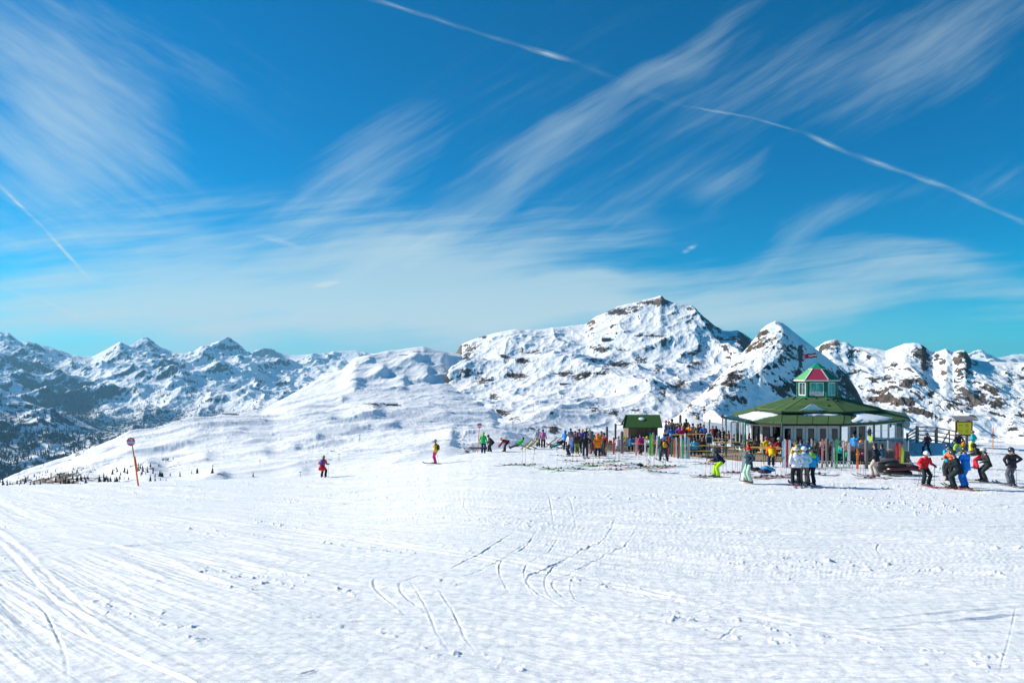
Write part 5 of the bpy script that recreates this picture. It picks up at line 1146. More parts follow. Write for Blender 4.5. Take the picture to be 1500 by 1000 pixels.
def build_gear():
    rs = random.Random(11)
    R1 = [(932, 667, 'pink', 1.45), (945, 668, 'white', 1.35), (952.5, 667, 'green', 1.78), (955, 668, 'lime', 1.6), (957.5, 666, 'grey', 1.75), (962, 668, 'white', 1.65), (966, 669, 'teal', 1.6), (970, 668, 'teal', 1.55), (979.5, 668, 'red', 1.6),
          (984, 669, 'teal', 1.7), (987.5, 670, 'orange', 1.45), (990.5, 670, 'white', 1.5), (994, 671, 'brown', 1.5), (996, 670, 'orange', 1.6), (997.5, 671, 'white', 1.75), (1000.5, 671, 'green', 1.4), (1003.5, 671, 'white', 1.78), (1007, 671, 'light blue', 1.65), (1009.5, 672, 'grey', 1.5)]
    for i, (u, v, c, h) in enumerate(R1):
        upright_pair(u, v, c, '%s skis, %s from the left in the long row along the terrace fence' % (c, ORD[i]), h=h*rs.uniform(.96, 1.02), lean=rs.uniform(1, 7), face=90+rs.uniform(-25, 25), group='upright skis along the terrace fence')
    R0 = [(836, 661, 'grey', 1.5), (862, 663, 'pink', 1.4), (866, 664, 'blue', 1.6), (870, 664, 'red', 1.3), (888, 665, 'orange', 1.4), (899, 665, 'red', 1.35)]
    for i, (u, v, c, h) in enumerate(R0):
        upright_pair(u, v, c, '%s skis, %s from the left stuck upright among the left crowd' % (c, ORD[i]), h=h, lean=rs.uniform(1, 7), face=90+rs.uniform(-25, 25), group='upright skis among the crowd')
    R2 = [(1147, 685, 'light blue', 1.6), (1149.5, 686, 'white', 1.75), (1153, 685, 'red', 1.7), (1156.5, 686, 'white', 1.7), (1159.5, 685, 'black', 1.5)]
    for i, (u, v, c, h) in enumerate(R2):
        upright_pair(u, v, c, '%s skis, %s from the left in the bundle before the glass doors' % (c, ORD[i]), h=h, lean=rs.uniform(2, 8), face=90+rs.uniform(-20, 20), group='upright skis before the glass doors')
    R3 = [(1197, 686, 'black', 1.6), (1204.5, 686, 'pink', 1.75), (1212, 684, 'brown', 1.75), (1219, 684, 'grey', 1.7), (1225.5, 686, 'green', 1.75), (1243, 685, 'white', 1.5), (1256, 686, 'orange', 1.2)]
    for i, (u, v, c, h) in enumerate(R3):
        upright_pair(u, v, c, 'pair of %s skis, %s from the left leaning in the metal rack' % (c, ORD[i]), h=h, lean=rs.uniform(2, 7), face=90+rs.uniform(-20, 20), group='upright skis in the metal rack')
    for i, (u, v, c, h) in enumerate([(1313, 690, 'red', 1.6), (1318.5, 690, 'orange', 1.6), (1322, 688, 'lime', 1.3)]):
        upright_pair(u, v, c, 'pair of %s skis standing upright behind the snowmobile' % c, h=h, lean=3, group='upright skis behind the snowmobile')
    # lying on the snow: clusters
    C = [(742, 682, 4, 'brown'), (752, 680.5, -6, 'pink'), (764, 681, 3, 'lime'), (772, 682.5, -4, 'brown'), (780, 681, 8, 'white'), (800, 686, -5, 'lime'), (808, 688, 4, 'yellow'), (818, 686.5, -6, 'green'), (822, 690, 12, 'lime'),
         (835, 686, 2, 'cyan'), (845, 687, -5, 'white'), (851, 688, 5, 'black'), (820, 667.5, 3, 'cyan'), (836, 668.5, -3, 'blue'), (846, 668, 6, 'brown'), (832, 675, 0, 'blue'), (842, 676, -3, 'black'), (855, 680, -12, 'orange'), (860, 682, 4, 'green'), (866, 680, -8, 'brown'), (872, 682, 10, 'yellow'),
         (880, 679, 0, 'red'), (888, 677, 4, 'green'), (896, 675.5, -5, 'green'), (903, 676, 8, 'lime'), (898, 682, 4, 'red'), (906, 684, -4, 'pink'), (914, 681.5, 3, 'blue'), (890, 688, 2, 'black'), (899, 687.5, -3, 'brown'), (906, 689, 5, 'orange'),
         (935, 686.5, 3, 'green'), (942, 684, -7, 'cyan'), (948, 685, 10, 'white'), (955, 683, -9, 'yellow'), (960, 685.5, 5, 'orange'), (966, 684, -5, 'red'), (972, 686, 6, 'red'), (978, 682.5, 2, 'green'), (985, 683, -4, 'teal'), (946, 690.5, -5, 'white'), (958, 691, 4, 'green'), (972, 692.5, -6, 'blue'),
         (1030, 679.5, 3, 'green'), (1042, 680.5, -4, 'black'), (1030, 697.5, 4, 'blue'), (1036, 699, -5, 'red'), (1062, 693, 3, 'red'), (1070, 692, -5, 'brown'), (1078, 693.5, 6, 'pink'), (1085, 692.5, 0, 'red'),
         (1120, 698, 5, 'red'), (1127, 699.5, -6, 'orange'), (1134, 698, 8, 'pink'), (1141, 700, -3, 'red'), (1148, 697.5, 4, 'brown'), (1152, 701, -7, 'white'), (1110, 700, 2, 'black'), (1160, 696, 6, 'grey'), (1196, 694, 3, 'blue'), (1205, 696, -4, 'black'), (1299, 696, 3, 'brown'), (1330, 697, -3, 'white'), (1345, 698, 5, 'blue'), (1272, 701, -3, 'black')]
    zones = [(0, 790, 'the leftmost pile, below the deckchairs'), (790, 860, 'the pile below the left crowd'), (860, 925, 'the pile in front of the grey fence'), (925, 1000, 'the pile beside the snowboard'), (1000, 1100, 'the scatter left of the mint trousers'), (1100, 1190, 'the pile behind the three skiers'), (1190, 1400, 'the snow before the right terrace')]
    seen = {}
    for (u, v, a, c) in C:
        z = next(z for z in zones if z[0] <= u < z[1]); k = (z[2], c); seen.setdefault(k, []).append((u, v, a))
    for (z, c), lst in seen.items():
        for i, (u, v, a) in enumerate(sorted(lst)):
            n = len(lst); w = '' if n == 1 else (('left ', 'right ')[i] if n == 2 else ('left ', 'middle ', 'right ')[i] if n == 3 else ORD[i]+' ')
            lying_ski(u, v, a+rs.uniform(-6, 6)+(180 if rs.random() < .5 else 0), c, '%s%s ski lying flat in %s' % (w, c, z), group='skis lying on the snow', ln=rs.uniform(1.5, 1.75))
    lying_ski(931, 679.5, -5, 'brown', 'dark brown snowboard lying flat beside the pile of skis', 'snowboard', wide=2.6, ln=1.5)
    # boards held
    p = on_ground(1086, 706.5); q = at(1092.5, 664, p.y); b = bpy.data.objects.new('snowboard', ski_mesh((.13, .17, .20), 2.7, 1.5)); COL.objects.link(b)
    tag(b, 'slate grey snowboard held upright on its tail beside the mint trousers', 'snowboard'); b.rotation_euler = (math.radians(0), math.radians(-78), math.radians(35)); b.location = (p+q)/2
    p = on_ground(706, 663.5); b = bpy.data.objects.new('snowboard', ski_mesh((.09, .06, .05), 2.4, 1.5)); COL.objects.link(b)
    tag(b, 'dark snowboard carried level under the arm of the green jacket', 'snowboard'); b.location = p+Vector((-.25, -.12, .42)); b.rotation_euler = (math.radians(60), 0, math.pi)
    # poles stuck into the snow
    PL = [(765.2, 678.5, 655.5, 0, GREY), (769.6, 679, 656.5, 0, GREY), (780, 679.5, 656, 3.5, BROWN), (816, 683, 657, 0, GREY), (838.5, 675, 655, -.6, BROWN), (830, 682, 662, 1, DGREY), (845, 678, 659, 0, RED), (864.5, 676, 653, 0, ORANGE), (869, 677, 655, 1, GREY), (878.5, 686, 663, 0, PURPLE), (889, 686, 664, 0, GREY), (892, 672, 652, -1, GREY),
          (901.5, 673, 648, 0, GREY), (906.5, 672, 650, .5, PURPLE), (911, 673, 655, 4, RED), (908, 676, 657, -.4, GREY), (936, 673, 654, 0, PINK), (946.5, 682, 655, .5, GREY), (949.5, 681, 658, -2, BROWN), (953.5, 683, 660, 0, BLUE), (957, 682, 658, 1.5, GREY), (959, 680, 662, 0, RED), (950.5, 692, 672, 0, ORANGE), (951.7, 693, 674, .3, YELLOW), (971.5, 682, 664, 0, GREY), (974.8, 682, 664, 0, DGREY),
          (1033, 694, 664, 3, RED), (1040.5, 695, 672, 0, GREY), (1043, 695, 672, .3, GREY), (1038, 681, 671, -3, RED), (1053.5, 693, 667, 0, DGREY), (1059, 693, 668, 0, BROWN), (1063.7, 694, 664, 0, DGREY), (1072.5, 694, 666, 1, GREY), (1076.5, 693, 665, 1.2, RED), (1080, 694, 667, 0, BROWN), (1083.5, 693, 668, .8, GREY), (1087, 694, 665, 0, DGREY),
          (1115, 696, 672, 0, GREY), (1119, 697, 675, 0, RED), (1136, 694, 672, .5, GREY), (1145.5, 693, 670, 0, PINK), (1148.5, 692, 668, 0, YELLOW), (1152, 693, 671, 0, BLUE), (1144, 695, 675, -1, ORANGE),
          (1256.6, 697, 672, 0, RED), (1260.5, 696, 670, 0, ORANGE), (1264.5, 694, 676, 1.5, GREY), (1268, 694, 675, -1.5, GREY), (1200, 690, 660, 0, GREY)]
    nm = {GREY: 'grey', BROWN: 'brown', DGREY: 'dark', RED: 'red', ORANGE: 'orange', PURPLE: 'purple', PINK: 'pink', BLUE: 'blue', YELLOW: 'yellow'}
    zones = [(0, 790, 'the leftmost ski pile'), (790, 885, 'those in front of the left crowd'), (885, 930, 'those before the grey fence'), (930, 1000, 'those beside the flat snowboard'), (1000, 1050, 'those around the stooping lime trousers'), (1050, 1100, 'the row beside the mint trousers'), (1100, 1190, 'the pile behind the three skiers'), (1190, 1400, 'those beside the metal rack')]
    seen = {}
    for pl in PL:
        z = next(z for z in zones if z[0] <= pl[0] < z[1]); seen.setdefault(z[2], []).append(pl)
    for z, lst in seen.items():
        for i, (u, v, vt, du, c) in enumerate(sorted(lst)):
            p = on_ground(u, v); q = at(u+du, vt, p.y)
            ski_pole(q, p, c, '%s ski pole, %s from the left of %s' % (nm[c], ORD[i], z), group='ski poles stuck in the snow')
build_gear()

# ------------------------------------------------------------------ terrace
def box_thing(name, label, cat, loc, parts, rotz=0, group=None):
    r = empty(name, loc, label, cat, group, rotz)
    for nm_, m in parts: m.build(nm_, r)
    return r

def beer_table(loc, rotz, label, h=.77, w=.55, ln=2.0, group=None, bench=False):
    r = empty('bench' if bench else 'table', loc, label, 'bench' if bench else 'table', group, rotz)
    top = M((.62, .36, .08), .45, 0, .4, .12); leg = M((.03, .10, .05), .4)
    MB().box((0, 0, h-.015), (ln, w, .03), top).build('seat' if bench else 'tabletop', r)
    for sx in (-1, 1):
        m = MB(); x = sx*(ln/2-.28)
        for sy in (-1, 1): m.beam((x, sy*w*.36, 0), (x, sy*w*.36, h-.03), .03, .03, leg)
        m.beam((x, -w*.36, .12), (x, w*.36, .12), .025, .025, leg); m.beam((x, 0, .12), (x-sx*.32, 0, h-.03), .02, .02, leg); m.build('leg', r)
    return r

def build_terrace():
    grey_wood = plank_material('weathered_planks', (.13, .115, .10), (.26, .235, .21), .16, 'X')
    dark_wood = plank_material('dark_weathered_planks', (.06, .058, .055), (.13, .125, .12), .15, 'X')
    # the boards
    edge = [WP(996, 52.5), WP(1008, 50.2), WP(1100, 44.8), WP(1160, 43.7), WP(1334, 41.6), WP(1322, 57.5), WP(1231, 52.6), WP(1145, 52.6), WP(1100, 55), WP(1078, 60), WP(1040, 66), WP(925, 68), WP(862, 59), WP(985, 57)]
    dk = empty('terrace_deck', (26, 50, plane_z(50)), 'sandy brown plank floor of the terrace around the hut', 'terrace'); m = MB()
    dm = plank_material('terrace_boards', (.26, .19, .12), (.40, .32, .22), .16, 'Y', .5)
    top = [Vector((p.x-26, p.y-50, plane_z(p.y)+DECK-plane_z(50))) for p in edge]; n = len(top)
    m.add(top, [tuple(range(n))], dm); m.build('floor_boards', dk)
    s = MB(); s.add(top+[p-Vector((0, 0, .3)) for p in top], [(i, (i+1) % n, (i+1) % n+n, i+n) for i in range(n)], M((.11, .07, .06), .7, 0, .3, .2)); s.build('edge_board', dk)
    def fence(a, b, h, label, name='plank_fence', mat_=grey_wood, posts=0, post_h=None, base_lift=0):
        mid = (a+b)/2; rz = math.atan2(b.y-a.y, b.x-a.x); r = empty(name, Vector((a.x, a.y, 0)), label, 'fence', None, rz); ln = (b-a).length
        k = max(1, int(ln/2.2))
        for i in range(k):
            x0, x1 = ln*i/k, ln*(i+1)/k; q0 = a.lerp(b, i/k); q1 = a.lerp(b, (i+1)/k); z = (gz(q0.x, q0.y)+gz(q1.x, q1.y))/2-.1+base_lift
            p = MB(); p.box(((x0+x1)/2, 0, z+(h+.1)/2), (x1-x0-.02, .06, h+.1), mat_); p.build('plank_panel', r)
            c = MB(); c.box(((x0+x1)/2, 0, z+h+.125), (x1-x0, .12, .04), M((.16, .145, .13), .8)); c.build('cap_rail', r)
        return r
    fence(WP(862, 57.5), WP(930, 55.6), .62, 'weathered grey plank fence from the left crowd to the kiosk end of the terrace')
    fence(WP(931, 55.6), WP(988, 53.2), .62, 'weathered grey plank fence behind the long row of upright skis')
    fence(WP(1188, 44.2), WP(1256, 43.4), .72, 'dark plank fence behind the metal ski rack', mat_=dark_wood)
    fence(WP(1257, 43.4), WP(1333, 42.6), .78, 'dark plank fence running to the right end of the terrace behind the snowmobile', mat_=dark_wood)
    fence(WP(918, 58.6), WP(978, 57.4), .95, 'tall grey board screen below the kiosk', mat_=grey_wood)
    rt = empty('raised_terrace', Vector((0, 52.6, RAISED)), 'raised plank platform carrying the tables right of the kiosk', 'terrace')
    c = [WP(968, 52.6), WP(1036, 52.6), WP(1036, 62), WP(974, 62)]; q = [Vector((p_.x, p_.y-52.6, 0)) for p_ in c]
    MB().add(q, [(0, 1, 2, 3)], dm).build('floor_boards', rt); g = MB()
    for a_, b_ in ((0, 1), (1, 2), (3, 0)): g.beam(q[a_]-Vector((0, 0, .50)), q[b_]-Vector((0, 0, .50)), .06, .98, dark_wood)
    g.build('side_board', rt)
    post = M((.15, .145, .14), .8, 0, .2, .2)
    def rpost(u, vb, vt, w, label, d=None, m_=post):
        p = on_ground(u, vb) if d is None else at(u, vb, d); q = at(u, vt, p.y); g = MB(); R_ = w*p.y/F/2; h = q.z-p.z
        g.tube([(0, 0, -.1), (0, 0, h-R_), (0, 0, h-R_*.4), (0, 0, h)], [R_, R_, R_*.8, R_*.3], m_, n=10)
        tag(g.build('post', None, p), label, 'post')
    rpost(865.5, 664, 630.5, 4.5, 'grey round topped post in the middle of the left crowd'); rpost(889, 655, 624, 3.6, 'grey post left of the metal handrail', d=60); rpost(901.5, 655, 620, 3, 'tall dark post holding the metal handrail', d=60)
    rpost(911, 664, 631, 4.6, 'grey round topped post at the plank fence left of the kiosk'); rpost(996.5, 640, 607, 3.4, 'dark brown round topped post beyond the tables', d=75, m_=M((.09, .05, .045), .8))
    rpost(1211.5, 684, 641, 4.2, 'brown round topped post behind the metal rack'); rpost(1269, 686, 644, 4.8, 'grey round topped post left of the white chevron jacket'); rpost(957.5, 664, 633, 4.4, 'grey round topped post among the upright skis'); rpost(1145.5, 661, 618, 1.6, 'slim white pole at the left corner of the glass doors', d=51)
    for i, (u, vb, vt) in enumerate(((1188.5, 682, 642), (1222, 682, 655), (1236, 682, 646), (1245, 682, 650))): rpost(u, vb, vt, 1.5, '%s slim silver screen post from the left behind the rack' % ORD[i], m_=M((.4, .42, .40), .4, .3))
    # handrail by the kiosk
    hr = empty('handrail', at(901.5, 623, 60), 'bare metal handrail reaching left from the kiosk eaves', 'handrail')
    g = MB(); st = M((.35, .36, .37), .3, .7)
    for z in (.35, .05): g.tube([(0, 0, z-.05), (.15, 0, z), (.75, .0, z)], .022, st, n=6)
    for x in (.12, .4, .72): g.tube([(x, 0, -.25), (x, 0, .35)], .016, st, n=6)
    g.build('rail', hr)
    # glass screens
    gs = glass_material('screen_glass', (.78, .86, .86), .18)
    for i, (ua, ub, d) in enumerate(((1190, 1212, 44.0), (1213, 1235, 43.8), (1237, 1267, 43.6), (1271, 1300, 43.4), (1301, 1331, 42.9))):
        a, b = WP(ua, d), WP(ub, d); z = plane_z(d)+.70; r = empty('glass_screen', Vector((a.x, a.y, z)), 'clear glass wind screen, %s from the left above the dark terrace fence' % ORD[i], 'wind screen', 'glass wind screens')
        w = b.x-a.x; MB().add([(0, 0, .05), (w, 0, .05), (w, 0, .72), (0, 0, .72)], [(0, 1, 2, 3)], gs).build('pane', r)
        for x in (0, w): MB().box((x, 0, .38), (.035, .035, .76), M((.45, .48, .46), .4, .4)).build('side_post', r)
    # tables and benches
    T = [(1000, 655, 8, 0), (1013, 651, -12, 0), (990, 653, 5, 0), (1060, 655, 0, 0), (1064, 661, 0, 0), (1084, 655, 0, 0), (1103, 664, 5, 0), (1120, 671, 0, 0), (1136, 674, 0, 0), (1020, 668, 3, 0), (945, 664, 5, 0)]
    names = ['left of the crimson guest', 'under the amber guest, tilted away', 'by the kiosk queue', 'behind the striped pole', 'in front of the striped pole', 'behind the open window frame', 'of the grey marled guest', 'left of the red group', 'under the red group', 'of the sky blue guest', 'inside the grey plank fence']
    for i, (u, v, a, _) in enumerate(T):
        p = on_deck(u, v)
        if i < 3: p = at(u, 0, 53.1+.5*i); p.z = RAISED
        beer_table(p, math.radians(a), 'folding beer table with yellow wooden top %s' % names[i], group='folding beer tables')
        if i in (3, 4, 5, 6, 9):
            beer_table(p+Vector((0, -.62, 0)), math.radians(a), 'narrow yellow bench at the beer table %s' % names[i], h=.46, w=.25, group='beer benches', bench=True)
    # kiosk
    kz = plane_z(58)+DECK
    k = empty('kiosk', at(942, 645, 58.6), 'small dark wooden kiosk with green felt gable roof left of the tables', 'hut'); o = k.location
    brown = plank_material('kiosk_boards', (.085, .055, .042), (.22, .16, .12), .17, 'X'); gr = M((.045, .115, .03), .85, 0, .2, .25)
    x0, x1 = at(921, 0, 58.6).x-o.x, at(963.5, 0, 58.6).x-o.x; zl = plane_z(58)-o.z; ze, zr = (VH-622)/F*58.6-o.z+.05, (VH-607)/F*60-o.z
    g = MB(); g.box(((x0+x1)/2, 0, (zl+ze)/2), (x1-x0, .08, ze-zl), brown); g.build('front_wall', k)
    g = MB(); g.box((x0, 1.3, (zl+ze)/2), (.08, 2.6, ze-zl), brown); g.box(((x0+x1)/2, 2.6, (zl+ze)/2), (x1-x0, .08, ze-zl), brown); g.build('rear_wall', k)
    g = MB(); g.add([(x1, 0, zl), (x1, .9, zl), (x1, .9, ze), (x1, 0, ze)], [(0, 1, 2, 3)], brown); g.add([(x1, 1.7, zl), (x1, 2.6, zl), (x1, 2.6, ze), (x1, 1.7, ze)], [(0, 1, 2, 3)], brown); g.add([(x1, .9, zl), (x1, 1.7, zl), (x1, 1.7, zl+.9), (x1, .9, zl+.9)], [(0, 1, 2, 3)], brown)
    g.add([(x1+.01, 0, ze), (x1+.01, 2.6, ze), (x1+.01, 1.3, zr-.08)], [(0, 1, 2)], brown); g.add([(x0, 0, ze), (x0, 2.6, ze), (x0, 1.3, zr-.08)], [(0, 1, 2)], brown); g.build('gable_wall', k)
    for sgn, nm_ in ((-1, 'roof'), (1, 'roof')):
        g = MB(); ya, yb = 1.3, 1.3+sgn*1.75; zb = ze-(zr-ze)*.30
        A = [(x0-.55, yb, zb), (x1+.30, yb, zb), (x1+.42, ya, zr), (x0-.05, ya, zr)] if sgn < 0 else [(x0-.2, yb, zb), (x1+.35, yb, zb), (x1+.42, ya, zr), (x0-.05, ya, zr)]
        g.add([Vector(p) for p in A]+[Vector(p)-Vector((0, 0, .07)) for p in A], [(0, 1, 2, 3), (7, 6, 5, 4), (0, 4, 5, 1), (1, 5, 6, 2), (2, 6, 7, 3), (3, 7, 4, 0)], gr); ro = g.build(nm_, k)
        if sgn < 0:
            c = Vector(((x0+x1)/2-.02, .62, zb+(zr-zb)*.66)); s_ = MB(); n = 12
            ring_ = [c+Vector((math.cos(2*math.pi*i/n)*.28, math.sin(2*math.pi*i/n)*.20, math.sin(2*math.pi*i/n)*.20*(zr-zb)/1.75+.01)) for i in range(n)]
            s_.add(ring_+[p+(c-p)*.4+Vector((0, 0, .06)) for p in ring_], [(i, (i+1) % n, (i+1) % n+n, i+n) for i in range(n)]+[tuple(range(n, 2*n))], M((.85, .88, .9), .6), True); s_.build('roof_snow', ro)
    for xx in (x0-.3, x1+.36):
        g = MB(); sgnx = x0-.05 if xx < 0 else x1+.42; e = x0-.55 if xx < 0 else x1+.30
        g.beam((e, -.45, ze-(zr-ze)*.30-.03), (sgnx, 1.3, zr-.03), .05, .14, M((.05, .035, .03), .8)); g.build('barge_board', k)
    # white banner with wavy top over the entrance, canopy, posts
    post_g = M((.006, .13, .07), .4)
    a, b = at(1031, 611.5, 52), at(1057.5, 617.5, 49.5); dxy = (b-a); ln = Vector((dxy.x, dxy.y, 0)).length; rz = math.atan2(dxy.y, dxy.x)
    bn = empty('entrance_sign', a, 'blank white sign board with curved top on a green post at the terrace entrance', 'sign', None, rz)
    drop = dxy.z; outl = [(0, -.28), (ln, drop-.10), (ln, drop+.30), (ln*.82, drop*.82+.42), (ln*.66, drop*.6+.62), (ln*.5, .62), (ln*.36, .63), (ln*.22, .50), (ln*.12, .36), (0, .24)]
    MB().prism(outl, .06, M((.80, .78, .72), .6, 0, .3, .05)).build('board', bn)
    wr = MB(); fa = M((.55, .53, .48), .6)
    for i in range(9): wr.box((ln*.34+i*.085, -.034, .12+drop*.35+(.03 if i % 3 else .0)), (.045, .004, .10+.05*(i % 2)), fa)
    wr.build('faded_lettering', bn)
    def pole(u, vt, vb, w, label, d, m_=post_g, name='pole', cat='pole'):
        q = at(u, vt, d); zb = plane_z(d)+DECK; g = MB(); g.tube([(0, 0, 0), (0, 0, q.z-zb)], w*d/F/2, m_, n=8)
        return tag(g.build(name, None, Vector((q.x, q.y, zb))), label, cat)
    pole(1039, 614, 633, 2.0, 'dark green pole with the white sign board on top', 51.0)
    pole(1063.5, 613, 660, 2.2, 'dark green pole at the near corner of the entrance canopy', 49.5)
    # barber striped pole
    q = at(1058, 612, 49.3); zb = plane_z(49.3)+DECK; h = q.z-zb; g = MB(); n = 30
    for i in range(n):
        z0, z1 = h*i/n, h*(i+1)/n; g.tube([(0, 0, z0), (0, 0, z1)], .045, M((.62, .60, .60) if i % 2 else (.16, .05, .10), .5), n=8)
    sp = g.build('striped_pole', None, Vector((q.x, q.y, zb))); tag(sp, 'red and white striped pole with a small emblem on top at the entrance', 'pole')
    e = MB(); e.ball((0, 0, h+.12), .13, M((.5, .05, .08), .5), sc=(1, .3, 1)); e.build('emblem', sp)
    q2 = at(1031.5, 600, 53.5); g = MB(); g.tube([(0, 0, -3.0), (0, 0, .1)], .03, M((.3, .06, .08), .5), n=6); sp2 = g.build('slim_pole', None, q2); tag(sp2, 'thin reddish pole with emblem rising behind the white sign board', 'pole')
    e = MB(); e.ball((0, 0, .0), .14, M((.35, .05, .07), .5), sc=(1, .3, .6)); e.ball((0, 0, .22), .08, M((.35, .05, .07), .5), sc=(1, .3, 1)); e.build('emblem', sp2)
    # canopy
    ca = empty('entrance_canopy', at(1063, 613, 49.6), 'flat dark green canopy between the entrance posts and the hut', 'canopy'); o = ca.location
    c4 = [at(1057.5, 609.8, 49.6), at(1092, 615.5, 49.0), at(1101, 615, 53.4), at(1075, 609, 56)]; g = MB(); v = [p-o for p in c4]
    g.add(v+[p-Vector((0, 0, .13)) for p in v], [(0, 1, 2, 3), (7, 6, 5, 4), (0, 4, 5, 1), (1, 5, 6, 2), (2, 6, 7, 3), (3, 7, 4, 0)], M((.015, .10, .10), .5)); g.build('roof', ca)
    g = MB(); g.tube([c4[1]-o, Vector((c4[1].x, c4[1].y, plane_z(c4[1].y)+DECK))-o], .05, post_g, n=8); g.build('post', ca)
    # open glazed door standing beside the entrance
    dr = empty('glazed_door', Vector((at(1071, 600, 50.5).x, 50.5, plane_z(50.5)+DECK)), 'white framed glass door standing open beside the entrance, green bars inside', 'door'); wd = at(1088.5, 0, 50.5).x-dr.location.x; hh = (VH-618)/F*50.5-dr.location.z; wf = M((.74, .75, .74), .45)
    z_ = (VH-653)/F*50.5-dr.location.z; g = MB()
    for x in (0, wd): g.box((x, 0, (hh+z_)/2), (.09, .06, hh-z_), wf)
    for z in (z_, hh): g.box((wd/2, 0, z), (wd, .055, .09), wf)
    g.build('frame', dr); MB().add([(.04, 0, z_+.04), (wd-.04, 0, z_+.04), (wd-.04, 0, hh-.04), (.04, 0, hh-.04)], [(0, 1, 2, 3)], gs).build('pane', dr)
    g = MB()
    for x in (.32, .46, .60): g.box((x, .05, (hh+z_)/2), (.03, .03, hh-z_-.1), post_g)
    g.box((wd*.55, .05, z_+.12), (wd*.55, .03, .22), post_g); g.build('bar', dr)
    # chalkboard
    cb = empty('chalkboard', Vector((at(1038.7, 0, 49.0).x, 49.0, plane_z(49)+DECK)), 'arched menu chalkboard with white frame and green head in front of the tables', 'chalkboard'); g = MB(); hb = (VH-650)/F*49-cb.location.z; ht = (VH-633.5)/F*49-cb.location.z; w2 = .235
    arch = lambda w, lo, hi: [(-w, lo), (w, lo), (w, hi-w*.9)]+[(w*math.cos(t), hi-w*.9+w*.9*math.sin(t)) for t in (math.radians(x) for x in range(15, 180, 15))]+[(-w, hi-w*.9)]
    MB().prism(arch(w2, hb, ht), .05, M((.72, .74, .72), .5)).build('frame', cb)
    MB().box((0, -.032, hb+(ht-hb)*.36), (w2*1.6, .01, (ht-hb)*.55), M((.035, .03, .035), .6)).build('slate', cb)
    MB().prism(arch(w2*.78, ht-(ht-hb)*.30, ht-.05), .01, M((.02, .14, .08), .5), Matrix.Translation((0, -.034, 0))).build('head_panel', cb)
    g = MB(); g.tube([(-w2*.8, 0, 0), (-w2*.8, 0, hb)], .018, wf, n=6); g.build('leg', cb); g = MB(); g.tube([(w2*.8, 0, 0), (w2*.8, 0, hb)], .018, wf, n=6); g.build('leg', cb)
    # metal ski rack
    rk = empty('ski_rack', on_ground(1194, 689), 'low galvanised ski rack standing on the snow before the dark fence', 'ski rack'); al = M((.40, .47, .42), .35, .5); L_ = (1249-1194)*rk.location.y/F
    for z, y in ((.52, .0), (.16, -.05), (.10, .42)): MB().tube([(0, y, z), (L_, y, z)], .024, al, n=6).build('rail', rk)
    for i in range(13): MB().tube([(L_*i/12, 0, .14), (L_*i/12, 0, .52)], .014, al, n=5).build('bar', rk)
    for x in (.6, L_-.6): MB().tube([(x-.15, -.2, -.02), (x, 0, .16), (x, .42, .1), (x+.1, .5, -.02)], .022, al, n=6).build('foot', rk)
    # wooden box
    bx = empty('wooden_box', Vector((at(1303.5, 0, 43.6).x, 43.9, (VH-662.5)/F*43.9)), 'light plywood box standing on the dark terrace fence ledge', 'box'); MB().box((0, 0, .10), (.52, .3, .2), M((.48, .27, .10), .6, 0, .3, .1)).build('body', bx); MB().box((0, 0, .21), (.54, .32, .02), M((.55, .33, .13), .6)).build('lid', bx); MB().box((0, 0, -.5), (.5, .28, 1.0), dark_wood).build('pedestal', bx)
    # things on the terrace wall: helmets
    for lab, u, v, c in (('small orange helmet perched on a pole tip above the terrace fence', 1261.5, 647, (.75, .22, .03)), ('yellow helmet lying on the terrace fence rail', 1257, 665, (.80, .45, .02)), ('hot pink helmet lying on the terrace fence rail', 1264, 665, (.75, .05, .25)), ('yellow and black helmet on the table of the grey marled guest', 1093.5, 645.5, (.7, .5, .03))):
        p = at(u, v, 43.3 if u > 1200 else 50.5); h = empty('helmet', p, lab, 'helmet'); MB().ball((0, 0, 0), .13, M(c, .3, 0, .6), sc=(1.1, .95, 1), z0=-.3).build('shell', h); MB().tube([(.1, -.09, 0), (.14, 0, .01), (.1, .09, 0)], .03, M(BLACK, .2), n=6).build('visor', h)
    # deckchairs
    for i, (u, v, c, lab) in enumerate(((771, 658, (.45, .50, .06), 'yellow green deckchair holding the green jacket'), (780, 657, (.60, .52, .05), 'empty yellow striped deckchair behind the occupied one'), (807, 655, (.10, .35, .55), 'blue and white deckchair left of the crowd'), (813, 656, (.45, .47, .45), 'pale grey deckchair leaning back beside the blue one'), (829, 656.5, (.25, .05, .1), 'dark deckchair holding the teal trousers'))):
        p = on_ground(u, v); r = empty('deckchair', p, lab, 'deckchair', 'deckchairs on the crest', math.pi); fr = M((.40, .25, .12), .6)
        for sy in (-.29, .29):
            g = MB(); g.beam((.50, sy, .0), (-.62, sy*.98, .95), .03, .05, fr); g.build('side_frame', r); g = MB(); g.beam((-.42, sy*.9, 0), (.45, sy*.9, .38), .03, .05, fr); g.build('leg', r)
        g = MB(); pts = [(.46, .33), (.28, .22), (.02, .20), (-.22, .40), (-.42, .68), (-.62, .96)]
        for a_ in range(8):
            y0, y1 = -.26+.065*a_, -.26+.065*(a_+1); cm_ = cloth(c if a_ % 2 else tuple(min(.8, q*.5+.30) for q in c))
            g.add([(x, y0, z) for x, z in pts]+[(x, y1, z) for x, z in pts], [(j, j+1, j+7, j+6) for j in range(5)], cm_, True)
        g.build('fabric_sling', r)
